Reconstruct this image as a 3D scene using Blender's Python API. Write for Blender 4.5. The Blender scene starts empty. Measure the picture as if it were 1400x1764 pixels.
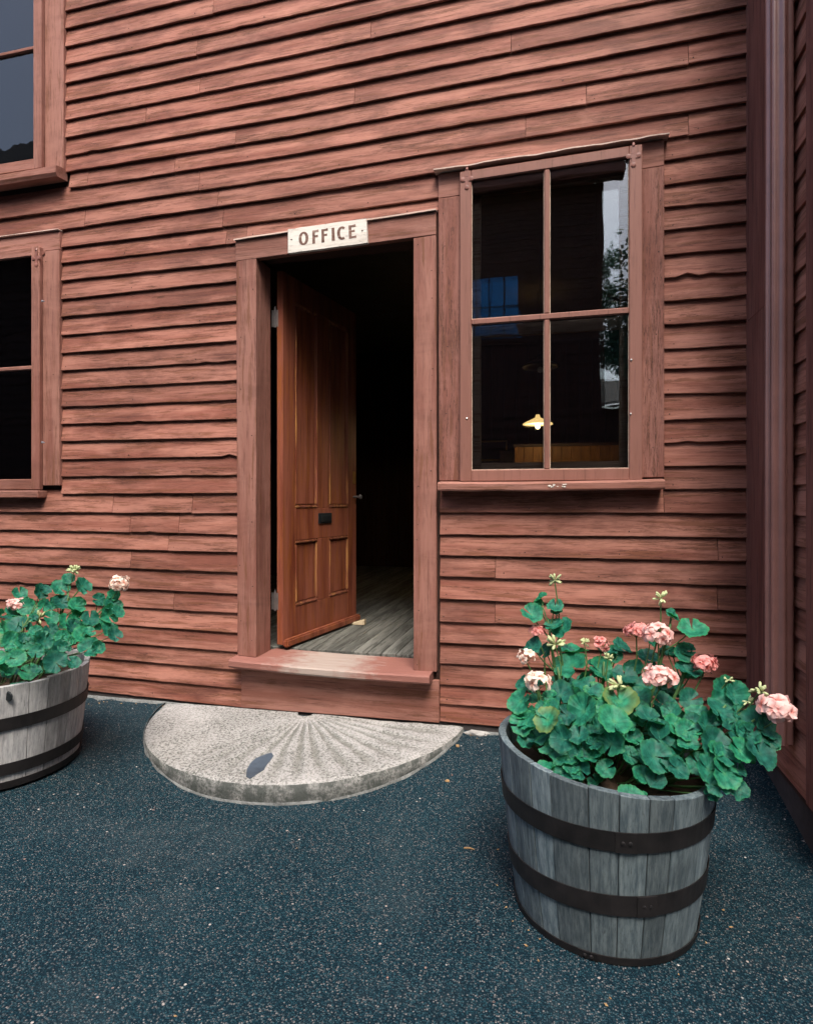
import bpy, bmesh, math, random
from mathutils import Vector, Matrix, noise as mnoise

random.seed(7)
scene = bpy.context.scene
COL = scene.collection
R = math.radians

# ------------------------------------------------------------------ camera
FPX, CX, HY = 1050.0, 700.0, 864.0          # focal length, centre and horizon in photo pixels (1400 wide)
YAW = R(14.036)
CAM_D, CAM_H = 2.836, 1.12                  # metres from the wall face, metres above the paving
cam_data = bpy.data.cameras.new('camera')
cam_data.sensor_fit = 'HORIZONTAL'
cam_data.sensor_width = 36.0
cam_data.lens = FPX / 1400 * 36
cam_data.shift_y = -(882 - HY) / 1400
cam_data.clip_start = 0.05
cam_data.clip_end = 500
cam = bpy.data.objects.new('camera', cam_data)
COL.objects.link(cam)
cam.location = (0, -CAM_D, CAM_H)
cam.rotation_euler = (R(90), 0, YAW)
scene.camera = cam

# ------------------------------------------------------------------ sky, sun, exposure
SUN = Vector((0.18, -0.50, 0.84)).normalized()
world = bpy.data.worlds.new('World')
scene.world = world
world.use_nodes = True
wn = world.node_tree.nodes
sky = wn.new('ShaderNodeTexSky')
sky.sky_type = 'NISHITA'
sky.sun_disc = False
sky.sun_elevation = math.asin(SUN.z)
sky.sun_rotation = math.atan2(SUN.x, SUN.y)
sky.air_density = 1.0
sky.dust_density = 4.0
sky.ozone_density = 1.0
wn['Background'].inputs['Strength'].default_value = 0.13
world.node_tree.links.new(sky.outputs[0], wn['Background'].inputs['Color'])

sd = bpy.data.lights.new('sun', 'SUN')
sd.energy = 1.45
sd.angle = R(26)
sd.color = (1.0, 0.95, 0.88)
so = bpy.data.objects.new('sun', sd)
COL.objects.link(so)
so.location = (3, -5, 9)
so.rotation_euler = SUN.to_track_quat('Z', 'Y').to_euler()

vs = scene.view_settings
vs.view_transform = 'Standard'
vs.look = 'None'
vs.exposure = 1.55
vs.gamma = 1.0
vs.use_curve_mapping = False
scene.cycles.use_denoising = True
scene.cycles.use_adaptive_sampling = True
scene.cycles.adaptive_threshold = 0.015
scene.cycles.max_bounces = 6
scene.cycles.diffuse_bounces = 3
scene.cycles.glossy_bounces = 3
scene.cycles.transparent_max_bounces = 12

# ------------------------------------------------------------------ measuring helpers
FWD = Vector((-math.sin(YAW), math.cos(YAW), 0))
RGT = Vector((math.cos(YAW), math.sin(YAW), 0))


def ray(px, py):
    return FWD + RGT * ((px - CX) / FPX) + Vector((0, 0, (HY - py) / FPX))


def at(px, py, Y=0.0):
    """point of the plane y = Y that was measured at this place of the photo"""
    d = ray(px, py)
    s = (Y + CAM_D) / d.y
    return Vector((d.x * s, Y, CAM_H + d.z * s))


def wx(px):
    return at(px, HY).x


def depth(p):
    return (Vector(p) - cam.location).dot(FWD)


def rz(z):                       # height above the camera -> height above the paving
    return z + CAM_H


# ------------------------------------------------------------------ mesh helpers
ORIG = {}


def link(o, parent, origin):
    COL.objects.link(o)
    origin = Vector(origin)
    if parent is not None:
        o.parent = parent
        o.location = origin - ORIG[parent.name]
    else:
        o.location = origin
    ORIG[o.name] = origin
    return o


def mk(name, V, F, mat, parent=None, smooth=False, origin=None, bevel=0.0, seg=1):
    V = [Vector(v) for v in V]
    if origin is None:
        lo = Vector((min(v.x for v in V), min(v.y for v in V), min(v.z for v in V)))
        hi = Vector((max(v.x for v in V), max(v.y for v in V), max(v.z for v in V)))
        origin = (lo + hi) / 2
    origin = Vector(origin)
    me = bpy.data.meshes.new(name)
    me.from_pydata([v - origin for v in V], [], F)
    bm = bmesh.new()
    bm.from_mesh(me)
    bmesh.ops.recalc_face_normals(bm, faces=bm.faces)
    if bevel:
        es = [e for e in bm.edges if len(e.link_faces) == 2 and e.calc_face_angle(0) > 0.5]
        bmesh.ops.bevel(bm, geom=es, offset=bevel, segments=seg, affect='EDGES', clamp_overlap=True)
    bm.to_mesh(me)
    bm.free()
    if smooth:
        for p in me.polygons:
            p.use_smooth = True
    me.materials.append(mat)
    return link(bpy.data.objects.new(name, me), parent, origin)


HEX = [(0, 1, 2, 3), (7, 6, 5, 4), (0, 4, 5, 1), (1, 5, 6, 2), (2, 6, 7, 3), (3, 7, 4, 0)]


def boxv(x0, x1, y0, y1, z0, z1):
    return [(x0, y0, z0), (x1, y0, z0), (x1, y1, z0), (x0, y1, z0),
            (x0, y0, z1), (x1, y0, z1), (x1, y1, z1), (x0, y1, z1)]


def box(name, x0, x1, y0, y1, z0, z1, mat, parent=None, bevel=0.002, seg=1):
    return mk(name, boxv(x0, x1, y0, y1, z0, z1), HEX, mat, parent, bevel=bevel, seg=seg)


def quad_slab(name, tl, tr, br, bl, y0, y1, mat, parent=None, bevel=0.002):
    """slab parallel to the wall with its own four corners (x, z)"""
    V = [(bl[0], y0, bl[1]), (br[0], y0, br[1]), (br[0], y1, br[1]), (bl[0], y1, bl[1]),
         (tl[0], y0, tl[1]), (tr[0], y0, tr[1]), (tr[0], y1, tr[1]), (tl[0], y1, tl[1])]
    return mk(name, V, HEX, mat, parent, bevel=bevel)


class MB:
    def __init__(self):
        self.V, self.F = [], []

    def add(self, V, F):
        b = len(self.V)
        self.V += [Vector(v) for v in V]
        self.F += [tuple(i + b for i in f) for f in F]

    def box(self, *a):
        self.add(boxv(*a), HEX)

    def tube(self, pts, rad, n=8, cap=True):
        pts = [Vector(p) for p in pts]
        if not hasattr(rad, '__len__'):
            rad = [rad] * len(pts)
        V, F = [], []
        up = Vector((0.31, 0.17, 0.93)).normalized()
        for i, p in enumerate(pts):
            t = (pts[min(i + 1, len(pts) - 1)] - pts[max(i - 1, 0)]).normalized()
            a = t.cross(up)
            if a.length < 1e-3:
                a = t.cross(Vector((1, 0, 0)))
            a.normalize()
            b = t.cross(a)
            for k in range(n):
                an = 2 * math.pi * k / n
                V.append(p + (a * math.cos(an) + b * math.sin(an)) * rad[i])
        for i in range(len(pts) - 1):
            for k in range(n):
                F.append((i * n + k, i * n + (k + 1) % n, (i + 1) * n + (k + 1) % n, (i + 1) * n + k))
        if cap:
            F.append(tuple(range(n - 1, -1, -1)))
            F.append(tuple((len(pts) - 1) * n + k for k in range(n)))
        self.add(V, F)

    def lathe(self, prof, c, n=24, axis='z'):
        V, F = [], []
        for r, h in prof:
            for k in range(n):
                a = 2 * math.pi * k / n
                if axis == 'z':
                    V.append((c[0] + r * math.cos(a), c[1] + r * math.sin(a), c[2] + h))
                elif axis == 'y':
                    V.append((c[0] + r * math.cos(a), c[1] + h, c[2] + r * math.sin(a)))
                else:
                    V.append((c[0] + h, c[1] + r * math.cos(a), c[2] + r * math.sin(a)))
        for i in range(len(prof) - 1):
            for k in range(n):
                F.append((i * n + k, i * n + (k + 1) % n, (i + 1) * n + (k + 1) % n, (i + 1) * n + k))
        self.add(V, F)

    def build(self, name, mat, parent=None, **kw):
        return mk(name, self.V, self.F, mat, parent, **kw)


def empty(name, loc, label=None, cat=None, group=None):
    o = bpy.data.objects.new(name, None)
    o.empty_display_size = 0.1
    link(o, None, loc)
    tag(o, label, cat, group)
    return o


def tag(o, label=None, cat=None, group=None, kind=None):
    if label:
        o['label'] = label
    if cat:
        o['category'] = cat
    if group:
        o['group'] = group
    if kind:
        o['kind'] = kind
    return o


# ------------------------------------------------------------------ materials
def new_mat(name):
    m = bpy.data.materials.new(name)
    m.use_nodes = True
    nt = m.node_tree
    return m, nt, nt.nodes['Principled BSDF']


class NT:
    """small node-graph helper"""

    def __init__(self, nt):
        self.nt = nt

    def n(self, t, **kw):
        nd = self.nt.nodes.new(t)
        for k, v in kw.items():
            setattr(nd, k, v)
        return nd

    def l(self, a, b):
        self.nt.links.new(a, b)

    def val(self, sock, v):
        if hasattr(v, 'links'):
            self.l(v, sock)
        else:
            sock.default_value = v

    def coord(self, scale, rnd=50.0, kind='Object'):
        tc = self.n('ShaderNodeTexCoord')
        mp = self.n('ShaderNodeMapping')
        self.l(tc.outputs[kind], mp.inputs['Vector'])
        mp.inputs['Scale'].default_value = scale
        if rnd:
            oi = self.n('ShaderNodeObjectInfo')
            mu = self.n('ShaderNodeVectorMath', operation='SCALE')
            cb = self.n('ShaderNodeCombineXYZ')
            for i, q in enumerate((1.0, 0.73, 1.37)):
                self.l(self.math('MULTIPLY', oi.outputs['Random'], q), cb.inputs[i])
            self.l(cb.outputs[0], mu.inputs[0])
            mu.inputs['Scale'].default_value = rnd
            self.l(mu.outputs[0], mp.inputs['Location'])
        return mp.outputs[0]

    def noise(self, vec, scale=1.0, detail=4, rough=0.55, dist=0.0):
        t = self.n('ShaderNodeTexNoise')
        self.l(vec, t.inputs['Vector'])
        t.inputs['Scale'].default_value = scale
        t.inputs['Detail'].default_value = detail
        t.inputs['Roughness'].default_value = rough
        t.inputs['Distortion'].default_value = dist
        return t.outputs[0]

    def ramp(self, fac, stops, interp='LINEAR'):
        r = self.n('ShaderNodeValToRGB')
        r.color_ramp.interpolation = interp
        el = r.color_ramp.elements
        while len(el) < len(stops):
            el.new(0.5)
        for e, (p, c) in zip(el, stops):
            e.position = p
            e.color = (c, c, c, 1) if not hasattr(c, '__len__') else (*c, 1)
        self.l(fac, r.inputs[0])
        return r.outputs[0]

    def mix(self, fac, a, b, mode='MIX'):
        m = self.n('ShaderNodeMix', data_type='RGBA', blend_type=mode)
        self.val(m.inputs[0], fac)
        for s, v in ((m.inputs[6], a), (m.inputs[7], b)):
            if hasattr(v, 'links'):
                self.l(v, s)
            else:
                s.default_value = (*v, 1)
        return m.outputs[2]

    def math(self, op, a, b=0.0):
        m = self.n('ShaderNodeMath', operation=op)
        self.val(m.inputs[0], a)
        self.val(m.inputs[1], b)
        return m.outputs[0]

    def bump(self, h, strength=0.3, dist=0.002, normal=None):
        b = self.n('ShaderNodeBump')
        self.l(h, b.inputs['Height'])
        b.inputs['Strength'].default_value = strength
        b.inputs['Distance'].default_value = dist
        if normal is not None:
            self.l(normal, b.inputs['Normal'])
        return b.outputs[0]


def painted_wood(name, axis, base, faded, bare, wear=0.5, crack=0.5, rough=0.75, spread=0.28, bump=0.6, freq=13, stain=0.0):
    """old paint on wood, grain running along one axis"""
    m, nt, bs = new_mat(name)
    g = NT(nt)
    st = {'x': (0.55, freq, freq), 'z': (freq, freq, 0.55), 'y': (freq, 0.55, freq)}[axis]
    lo = {'x': (0.6, 7, 7), 'z': (7, 7, 0.6), 'y': (7, 0.6, 7)}[axis]
    vlo = g.coord(lo)
    vgr = g.coord(st)
    mott = g.noise(vlo, 2.0, 5, 0.62, 0.3)
    mott2 = g.noise(vlo, 5.0, 6, 0.72)
    grain = g.noise(vgr, 6.0, 5, 0.72)
    col = g.mix(g.ramp(mott, [(0.38, 0.0), (0.58, 1.0)]), base, faded)
    # bare, darkened wood where the paint has gone, following the grain
    w = g.math('ADD', g.math('MULTIPLY', mott2, 0.62), g.math('MULTIPLY', grain, 0.55))
    wm = g.ramp(w, [(0.665 - 0.13 * wear, 0.0), (0.73 - 0.12 * wear, 1.0)])
    col = g.mix(g.math('MULTIPLY', wm, 0.70), col, bare)
    # streaks of the grain
    col = g.mix(g.ramp(grain, [(0.30, 0.80), (0.39, 0.30), (0.44, 0.0)]), col, tuple(c * 0.40 for c in base))
    # checks (long dark splits) where the wood is worn
    ckm = g.ramp(grain, [(0.475, 0.0), (0.493, 1.0), (0.507, 1.0), (0.525, 0.0)])
    zone = g.ramp(mott2, [(0.54 - 0.14 * crack, 0.0), (0.66 - 0.14 * crack, 1.0)])
    ckf = g.math('MULTIPLY', g.math('MULTIPLY', ckm, zone), 0.75 * min(1, crack * 1.6))
    col = g.mix(ckf, col, tuple(c * 0.15 for c in base))
    # weather stains that run over several boards
    if stain:
        geo = g.n('ShaderNodeNewGeometry')
        mp = g.n('ShaderNodeMapping')
        g.l(geo.outputs['Position'], mp.inputs['Vector'])
        mp.inputs['Scale'].default_value = (1.0, 1.0, 2.6)
        sn = g.noise(mp.outputs[0], 1.5, 5, 0.68, 0.5)
        sm = g.math('MULTIPLY', g.ramp(sn, [(0.47, 0.0), (0.64, 1.0)]), g.ramp(grain, [(0.35, 1.0), (0.62, 0.35)]))
        col = g.mix(g.math('MULTIPLY', sm, stain), col, tuple(c * 0.42 for c in base))
        chalk = g.noise(mp.outputs[0], 2.7, 4, 0.6, 0.2)
        col = g.mix(g.math('MULTIPLY', g.ramp(chalk, [(0.56, 0.0), (0.72, 1.0)]), stain * 0.5), col, tuple(min(1, c * 1.25 + 0.02) for c in faded))
    # board-to-board difference
    oi = g.n('ShaderNodeObjectInfo')
    hsv = g.n('ShaderNodeHueSaturation')
    g.l(col, hsv.inputs['Color'])
    g.l(g.math('ADD', g.math('MULTIPLY', oi.outputs['Random'], spread), 1 - spread / 2), hsv.inputs['Value'])
    g.l(hsv.outputs[0], bs.inputs['Base Color'])
    bs.inputs['Roughness'].default_value = rough
    bs.inputs['Specular IOR Level'].default_value = 0.3
    g.l(g.bump(grain, bump, 0.004), bs.inputs['Normal'])
    return m


RED = (0.198, 0.067, 0.045)
RED_F = (0.345, 0.148, 0.106)
BARE = (0.125, 0.044, 0.018)
M = {}
M['board'] = painted_wood('red_clapboard', 'x', RED, RED_F, BARE, 0.55, 0.6, stain=0.85)
M['board_y'] = painted_wood('red_clapboard_return', 'y', RED, RED_F, BARE, 0.45, 0.4)
M['trim_z'] = painted_wood('red_trim_upright', 'z', (0.215, 0.085, 0.062), (0.305, 0.142, 0.108), (0.14, 0.055, 0.025), 0.35, 0.35, spread=0.12, stain=0.5)
M['trim_old'] = painted_wood('red_trim_weathered', 'z', (0.205, 0.078, 0.056), (0.290, 0.130, 0.100), (0.12, 0.045, 0.022), 0.5, 1.0, spread=0.12, bump=0.9, freq=10, stain=0.5)
M['trim_x'] = painted_wood('red_trim_level', 'x', (0.225, 0.088, 0.062), (0.32, 0.150, 0.115), (0.14, 0.055, 0.025), 0.35, 0.4, spread=0.12, stain=0.5)
M['sash'] = painted_wood('red_sash_paint', 'z', (0.215, 0.095, 0.070), (0.24, 0.108, 0.082), (0.18, 0.075, 0.052), 0.05, 0.02, rough=0.55, spread=0.08, bump=0.2)
M['corner'] = painted_wood('dark_corner_board', 'z', (0.13, 0.042, 0.032), (0.19, 0.075, 0.058), (0.07, 0.026, 0.018), 0.4, 0.3, spread=0.1)
M['door'] = painted_wood('door_paint', 'z', (0.135, 0.032, 0.015), (0.245, 0.078, 0.046), (0.25, 0.078, 0.018), 0.55, 0.2, rough=0.5, spread=0.18, bump=0.25)
M['door_worn'] = painted_wood('door_moulding_worn', 'z', (0.14, 0.036, 0.018), (0.23, 0.08, 0.05), (0.46, 0.23, 0.07), 0.55, 0.1, rough=0.5, spread=0.3, bump=0.3)
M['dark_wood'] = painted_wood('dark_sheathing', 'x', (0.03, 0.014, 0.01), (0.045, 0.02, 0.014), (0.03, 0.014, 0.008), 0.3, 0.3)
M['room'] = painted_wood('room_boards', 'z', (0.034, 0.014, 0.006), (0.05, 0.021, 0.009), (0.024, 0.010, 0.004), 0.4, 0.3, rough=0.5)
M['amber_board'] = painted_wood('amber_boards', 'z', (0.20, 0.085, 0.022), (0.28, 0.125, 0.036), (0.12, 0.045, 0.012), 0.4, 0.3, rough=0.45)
M['inner'] = painted_wood('inner_sash_wood', 'x', (0.42, 0.27, 0.19), (0.52, 0.36, 0.27), (0.25, 0.12, 0.07), 0.4, 0.2)
M['opposite'] = painted_wood('opposite_clapboard', 'x', (0.060, 0.024, 0.018), (0.085, 0.036, 0.027), (0.045, 0.018, 0.010), 0.4, 0.3)
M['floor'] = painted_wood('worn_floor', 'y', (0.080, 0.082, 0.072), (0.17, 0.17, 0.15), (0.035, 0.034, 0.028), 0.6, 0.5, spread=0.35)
M['sign'] = painted_wood('white_sign_paint', 'x', (0.62, 0.57, 0.50), (0.74, 0.70, 0.63), (0.50, 0.43, 0.35), 0.25, 0.5, spread=0.0, bump=0.5)
M['letter'] = painted_wood('sign_letter_paint', 'x', (0.105, 0.050, 0.036), (0.19, 0.11, 0.085), (0.40, 0.31, 0.25), 0.25, 0.1, spread=0.0)
M['flash'] = painted_wood('pale_worn_edge', 'x', (0.52, 0.38, 0.31), (0.62, 0.48, 0.41), (0.30, 0.15, 0.11), 0.3, 0.2, spread=0.1)
M['wedge'] = painted_wood('raw_pine', 'x', (0.55, 0.42, 0.26), (0.66, 0.54, 0.36), (0.42, 0.30, 0.17), 0.2, 0.1)


def tread_material():
    """door sill: red paint trodden off in the middle"""
    m, nt, bs = new_mat('worn_threshold')
    g = NT(nt)
    v = g.coord((1, 14, 14), 0)
    vo = g.coord((1, 1, 1), 0)
    gr = g.noise(v, 7, 6, 0.65)
    sx = g.n('ShaderNodeSeparateXYZ')
    g.l(vo, sx.inputs[0])
    # wear is greatest at the middle of the tread
    d = g.math('ABSOLUTE', g.math('SUBTRACT', sx.outputs[0], -0.03))
    wob = g.noise(g.coord((1, 1.6, 1), 0), 13, 6, 0.7)
    wear = g.math('ADD', g.math('MULTIPLY', d, -1.7), g.math('ADD', g.math('MULTIPLY', wob, 0.8), g.math('MULTIPLY', gr, 0.45)))
    wm = g.ramp(wear, [(0.16, 0.0), (0.48, 1.0)])
    red = g.mix(gr, (0.16, 0.055, 0.04), (0.32, 0.14, 0.11))
    bare = g.mix(gr, (0.24, 0.17, 0.14), (0.44, 0.37, 0.32))
    g.l(g.mix(wm, red, bare), bs.inputs['Base Color'])
    bs.inputs['Roughness'].default_value = 0.75
    g.l(g.bump(gr, 0.4, 0.003), bs.inputs['Normal'])
    return m


M['tread'] = tread_material()


def plain(name, col, rough=0.6, metal=0.0, var=0.25, scale=30, bump=0.15, spec=0.4):
    m, nt, bs = new_mat(name)
    g = NT(nt)
    v = g.coord((1, 1, 1))
    a = g.noise(v, scale, 5, 0.65)
    b = g.noise(v, scale * 0.15, 3, 0.6)
    f = g.math('ADD', g.math('MULTIPLY', a, 0.5), g.math('MULTIPLY', b, 0.5))
    g.l(g.mix(g.ramp(f, [(0.35, 0.0), (0.65, 1.0)]), tuple(c * (1 - var) for c in col), tuple(min(1, c * (1 + var)) for c in col)), bs.inputs['Base Color'])
    bs.inputs['Roughness'].default_value = rough
    bs.inputs['Metallic'].default_value = metal
    bs.inputs['Specular IOR Level'].default_value = spec
    g.l(g.bump(a, bump, 0.002), bs.inputs['Normal'])
    return m


M['hardware'] = plain('painted_hardware', (0.21, 0.085, 0.065), 0.5, 0.0, 0.3, 60)
M['screw'] = plain('steel_screw', (0.42, 0.41, 0.40), 0.35, 0.9, 0.2)
M['nail'] = plain('rusty_nail', (0.035, 0.018, 0.012), 0.8)
M['black_iron'] = plain('black_iron', (0.018, 0.022, 0.024), 0.4, 0.3)
M['brass'] = plain('brass', (0.45, 0.28, 0.09), 0.35, 0.9)
M['porcelain'] = plain('dark_knob', (0.10, 0.09, 0.08), 0.12)
M['putty'] = plain('putty', (0.40, 0.30, 0.23), 0.7, 0.0, 0.4, 80)
M['spout'] = plain('painted_downspout', (0.205, 0.098, 0.084), 0.30, 0.0, 0.18, 12, 0.1, 0.6)
M['foundation'] = plain('dark_foundation', (0.05, 0.042, 0.04), 0.9, 0.0, 0.4, 20, 0.6)
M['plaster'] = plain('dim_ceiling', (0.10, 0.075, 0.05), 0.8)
M['soil'] = plain('potting_soil', (0.045, 0.026, 0.015), 0.95, 0.0, 0.6, 60, 0.9)
M['roof'] = plain('roof_shingle', (0.06, 0.058, 0.056), 0.9)
M['slate'] = plain('blue_slate', (0.055, 0.075, 0.098), 0.45, 0.0, 0.35, 25, 0.3)
M['debris'] = plain('dry_leaf_bits', (0.33, 0.20, 0.09), 0.8)
M['grey_stone'] = plain('rubble_stone', (0.34, 0.33, 0.31), 0.9, 0.0, 0.4, 40, 0.6)
M['enamel'] = plain('enamel_shade', (0.5, 0.5, 0.47), 0.3)
M['enamel_dark'] = plain('dark_enamel_shade', (0.04, 0.045, 0.045), 0.35)
M['bark'] = plain('bark', (0.07, 0.05, 0.035), 0.95, 0.0, 0.5, 12, 0.8)
M['sky_mirror_pane'] = plain('blue_sky_pane', (0.05, 0.22, 0.42), 0.3, 0.85, 0.1, 5, 0.0)  # mirror-like window pane; the blue sky reflection is put into its colour


def glass_material(name, wav=0.09, sc=3.5):
    """old window glass: clear, with the Fresnel mirror of both faces and a slight ripple"""
    m, nt, bs = new_mat(name)
    g = NT(nt)
    nt.nodes.remove(bs)
    out = nt.nodes['Material Output']
    tr = g.n('ShaderNodeBsdfTransparent')
    tr.inputs[0].default_value = (0.93, 0.95, 0.94, 1)
    gl = g.n('ShaderNodeBsdfGlossy')
    gl.inputs['Roughness'].default_value = 0.0
    v = g.coord((1, 1, 0.35), 20)
    h = g.noise(v, sc, 2, 0.4, 0.6)
    b = g.bump(h, wav, 0.02)
    fr = g.n('ShaderNodeFresnel')
    fr.inputs[0].default_value = 1.75
    g.l(b, gl.inputs['Normal'])
    mx = g.n('ShaderNodeMixShader')
    g.l(fr.outputs[0], mx.inputs[0])
    g.l(tr.outputs[0], mx.inputs[1])
    g.l(gl.outputs[0], mx.inputs[2])
    g.l(mx.outputs[0], out.inputs['Surface'])
    return m


M['glass'] = glass_material('old_window_glass')


def asphalt_material():
    m, nt, bs = new_mat('asphalt')
    g = NT(nt)
    v = g.coord((1, 1, 1), 0)
    big = g.noise(v, 1.3, 5, 0.6)
    fine = g.noise(v, 140, 3, 0.6)
    vo = g.n('ShaderNodeTexVoronoi')
    g.l(v, vo.inputs['Vector'])
    vo.inputs['Scale'].default_value = 205
    v2 = g.n('ShaderNodeTexVoronoi')
    g.l(v, v2.inputs['Vector'])
    v2.inputs['Scale'].default_value = 95
    sep = g.n('ShaderNodeSeparateColor')
    g.l(vo.outputs['Color'], sep.inputs[0])
    sep2 = g.n('ShaderNodeSeparateColor')
    g.l(v2.outputs['Color'], sep2.inputs[0])
    col = g.mix(g.ramp(big, [(0.35, 0.0), (0.65, 1.0)]), (0.003, 0.012, 0.019), (0.005, 0.019, 0.028))
    # stones of the mix: teal grey, grey, pale, a few warm ones
    st = g.ramp(sep.outputs[0], [(0.0, (0.003, 0.014, 0.021)), (0.30, (0.007, 0.034, 0.047)), (0.55, (0.020, 0.062, 0.078)), (0.76, (0.050, 0.078, 0.086)), (0.90, (0.098, 0.100, 0.101)), (0.99, (0.21, 0.195, 0.185))])
    near = g.ramp(vo.outputs['Distance'], [(0.30, 1.0), (0.62, 0.0)])
    col = g.mix(near, col, st)
    pale = g.math('MULTIPLY', g.ramp(sep2.outputs[1], [(0.990, 0.0), (0.994, 1.0)]), g.ramp(v2.outputs['Distance'], [(0.25, 1.0), (0.40, 0.0)]))
    col = g.mix(g.math('MULTIPLY', pale, 0.85), col, g.ramp(sep2.outputs[2], [(0.3, (0.62, 0.57, 0.52)), (0.8, (0.34, 0.20, 0.16))]))
    # dust that gathers in shallow places
    dust = g.noise(v, 2.4, 5, 0.65, 0.3)
    col = g.mix(g.math('MULTIPLY', g.ramp(dust, [(0.54, 0.0), (0.74, 1.0)]), 0.26), col, (0.055, 0.078, 0.085))
    g.l(col, bs.inputs['Base Color'])
    bs.inputs['Roughness'].default_value = 0.7
    bs.inputs['Specular IOR Level'].default_value = 0.12
    hg = g.math('ADD', g.math('MULTIPLY', vo.outputs['Distance'], -0.8), g.math('MULTIPLY', fine, 0.3))
    g.l(g.bump(hg, 0.8, 0.004), bs.inputs['Normal'])
    return m


M['asphalt'] = asphalt_material()


def granite_material():
    m, nt, bs = new_mat('granite')
    g = NT(nt)
    v = g.coord((1, 1, 1), 0)
    a = g.noise(v, 95, 3, 0.75)
    b = g.noise(v, 70, 3, 0.6)
    at_ = g.n('ShaderNodeAttribute', attribute_name='cut')
    big = g.noise(v, 4.0, 5, 0.6)
    col = g.mix(g.ramp(big, [(0.3, 0.0), (0.7, 1.0)]), (0.275, 0.27, 0.255), (0.375, 0.365, 0.35))
    col = g.mix(g.math('MULTIPLY', g.ramp(a, [(0.49, 0.0), (0.57, 1.0)]), g.math('ADD', g.math('MULTIPLY', g.ramp(big, [(0.40, 1.0), (0.66, 0.45)]), 0.95), g.math('MULTIPLY', at_.outputs['Fac'], 0.5))), col, (0.075, 0.078, 0.068))
    col = g.mix(g.ramp(b, [(0.60, 0.0), (0.66, 0.55)]), col, (0.20, 0.18, 0.16))
    col = g.mix(g.ramp(b, [(0.30, 0.6), (0.38, 0.0)]), col, (0.52, 0.50, 0.47))
    # soot and moss on the upright rim
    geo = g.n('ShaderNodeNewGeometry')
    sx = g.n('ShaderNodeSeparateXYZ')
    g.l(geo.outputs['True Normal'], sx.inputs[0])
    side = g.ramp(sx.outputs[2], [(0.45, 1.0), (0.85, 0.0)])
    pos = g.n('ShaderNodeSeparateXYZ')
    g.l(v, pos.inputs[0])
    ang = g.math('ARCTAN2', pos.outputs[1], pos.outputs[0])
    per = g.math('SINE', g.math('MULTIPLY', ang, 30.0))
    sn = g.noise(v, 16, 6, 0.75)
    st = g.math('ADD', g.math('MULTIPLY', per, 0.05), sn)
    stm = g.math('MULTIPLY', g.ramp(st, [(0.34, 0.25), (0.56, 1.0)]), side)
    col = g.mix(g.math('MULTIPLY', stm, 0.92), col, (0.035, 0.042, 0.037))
    # grime lying in the furrows (an attribute of how deep the stone is cut)
    gm = g.math('MULTIPLY', at_.outputs['Fac'], g.ramp(g.noise(v, 14, 4, 0.6), [(0.3, 0.3), (0.6, 1.0)]))
    col = g.mix(g.math('MULTIPLY', gm, 0.72), col, (0.15, 0.15, 0.13))
    g.l(col, bs.inputs['Base Color'])
    bs.inputs['Roughness'].default_value = 0.85
    g.l(g.bump(g.math('ADD', a, g.math('MULTIPLY', big, 0.6)), 0.6, 0.004), bs.inputs['Normal'])
    return m


M['granite'] = granite_material()


def stave_material(name, lo, hi):
    m, nt, bs = new_mat(name)
    g = NT(nt)
    v = g.coord((22, 22, 1.0))
    vl = g.coord((3, 3, 2))
    gr = g.noise(v, 5.0, 6, 0.65)
    fn = g.noise(v, 14.0, 4, 0.7)
    bl = g.noise(vl, 3.0, 5, 0.6)
    col = g.mix(g.ramp(gr, [(0.35, 0.0), (0.65, 1.0)]), lo, hi)
    col = g.mix(g.ramp(fn, [(0.30, 0.7), (0.45, 0.0)]), col, tuple(c * 0.35 for c in lo))
    col = g.mix(g.ramp(bl, [(0.50, 0.0), (0.72, 0.6)]), col, tuple(c * 0.45 for c in lo))
    oi = g.n('ShaderNodeObjectInfo')
    hsv = g.n('ShaderNodeHueSaturation')
    g.l(col, hsv.inputs['Color'])
    g.l(g.math('ADD', g.math('MULTIPLY', oi.outputs['Random'], 0.75), 0.60), hsv.inputs['Value'])
    g.l(hsv.outputs[0], bs.inputs['Base Color'])
    bs.inputs['Roughness'].default_value = 0.8
    g.l(g.bump(g.math('ADD', gr, g.math('MULTIPLY', fn, 0.5)), 0.5, 0.003), bs.inputs['Normal'])
    return m


M['stave'] = stave_material('weathered_oak', (0.052, 0.078, 0.092), (0.165, 0.205, 0.215))
M['stave_pale'] = stave_material('pale_weathered_oak', (0.24, 0.24, 0.24), (0.44, 0.43, 0.42))
M['hoop'] = plain('rusted_hoop', (0.011, 0.009, 0.009), 0.6, 0.0, 0.75, 22, 0.5)


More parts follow.
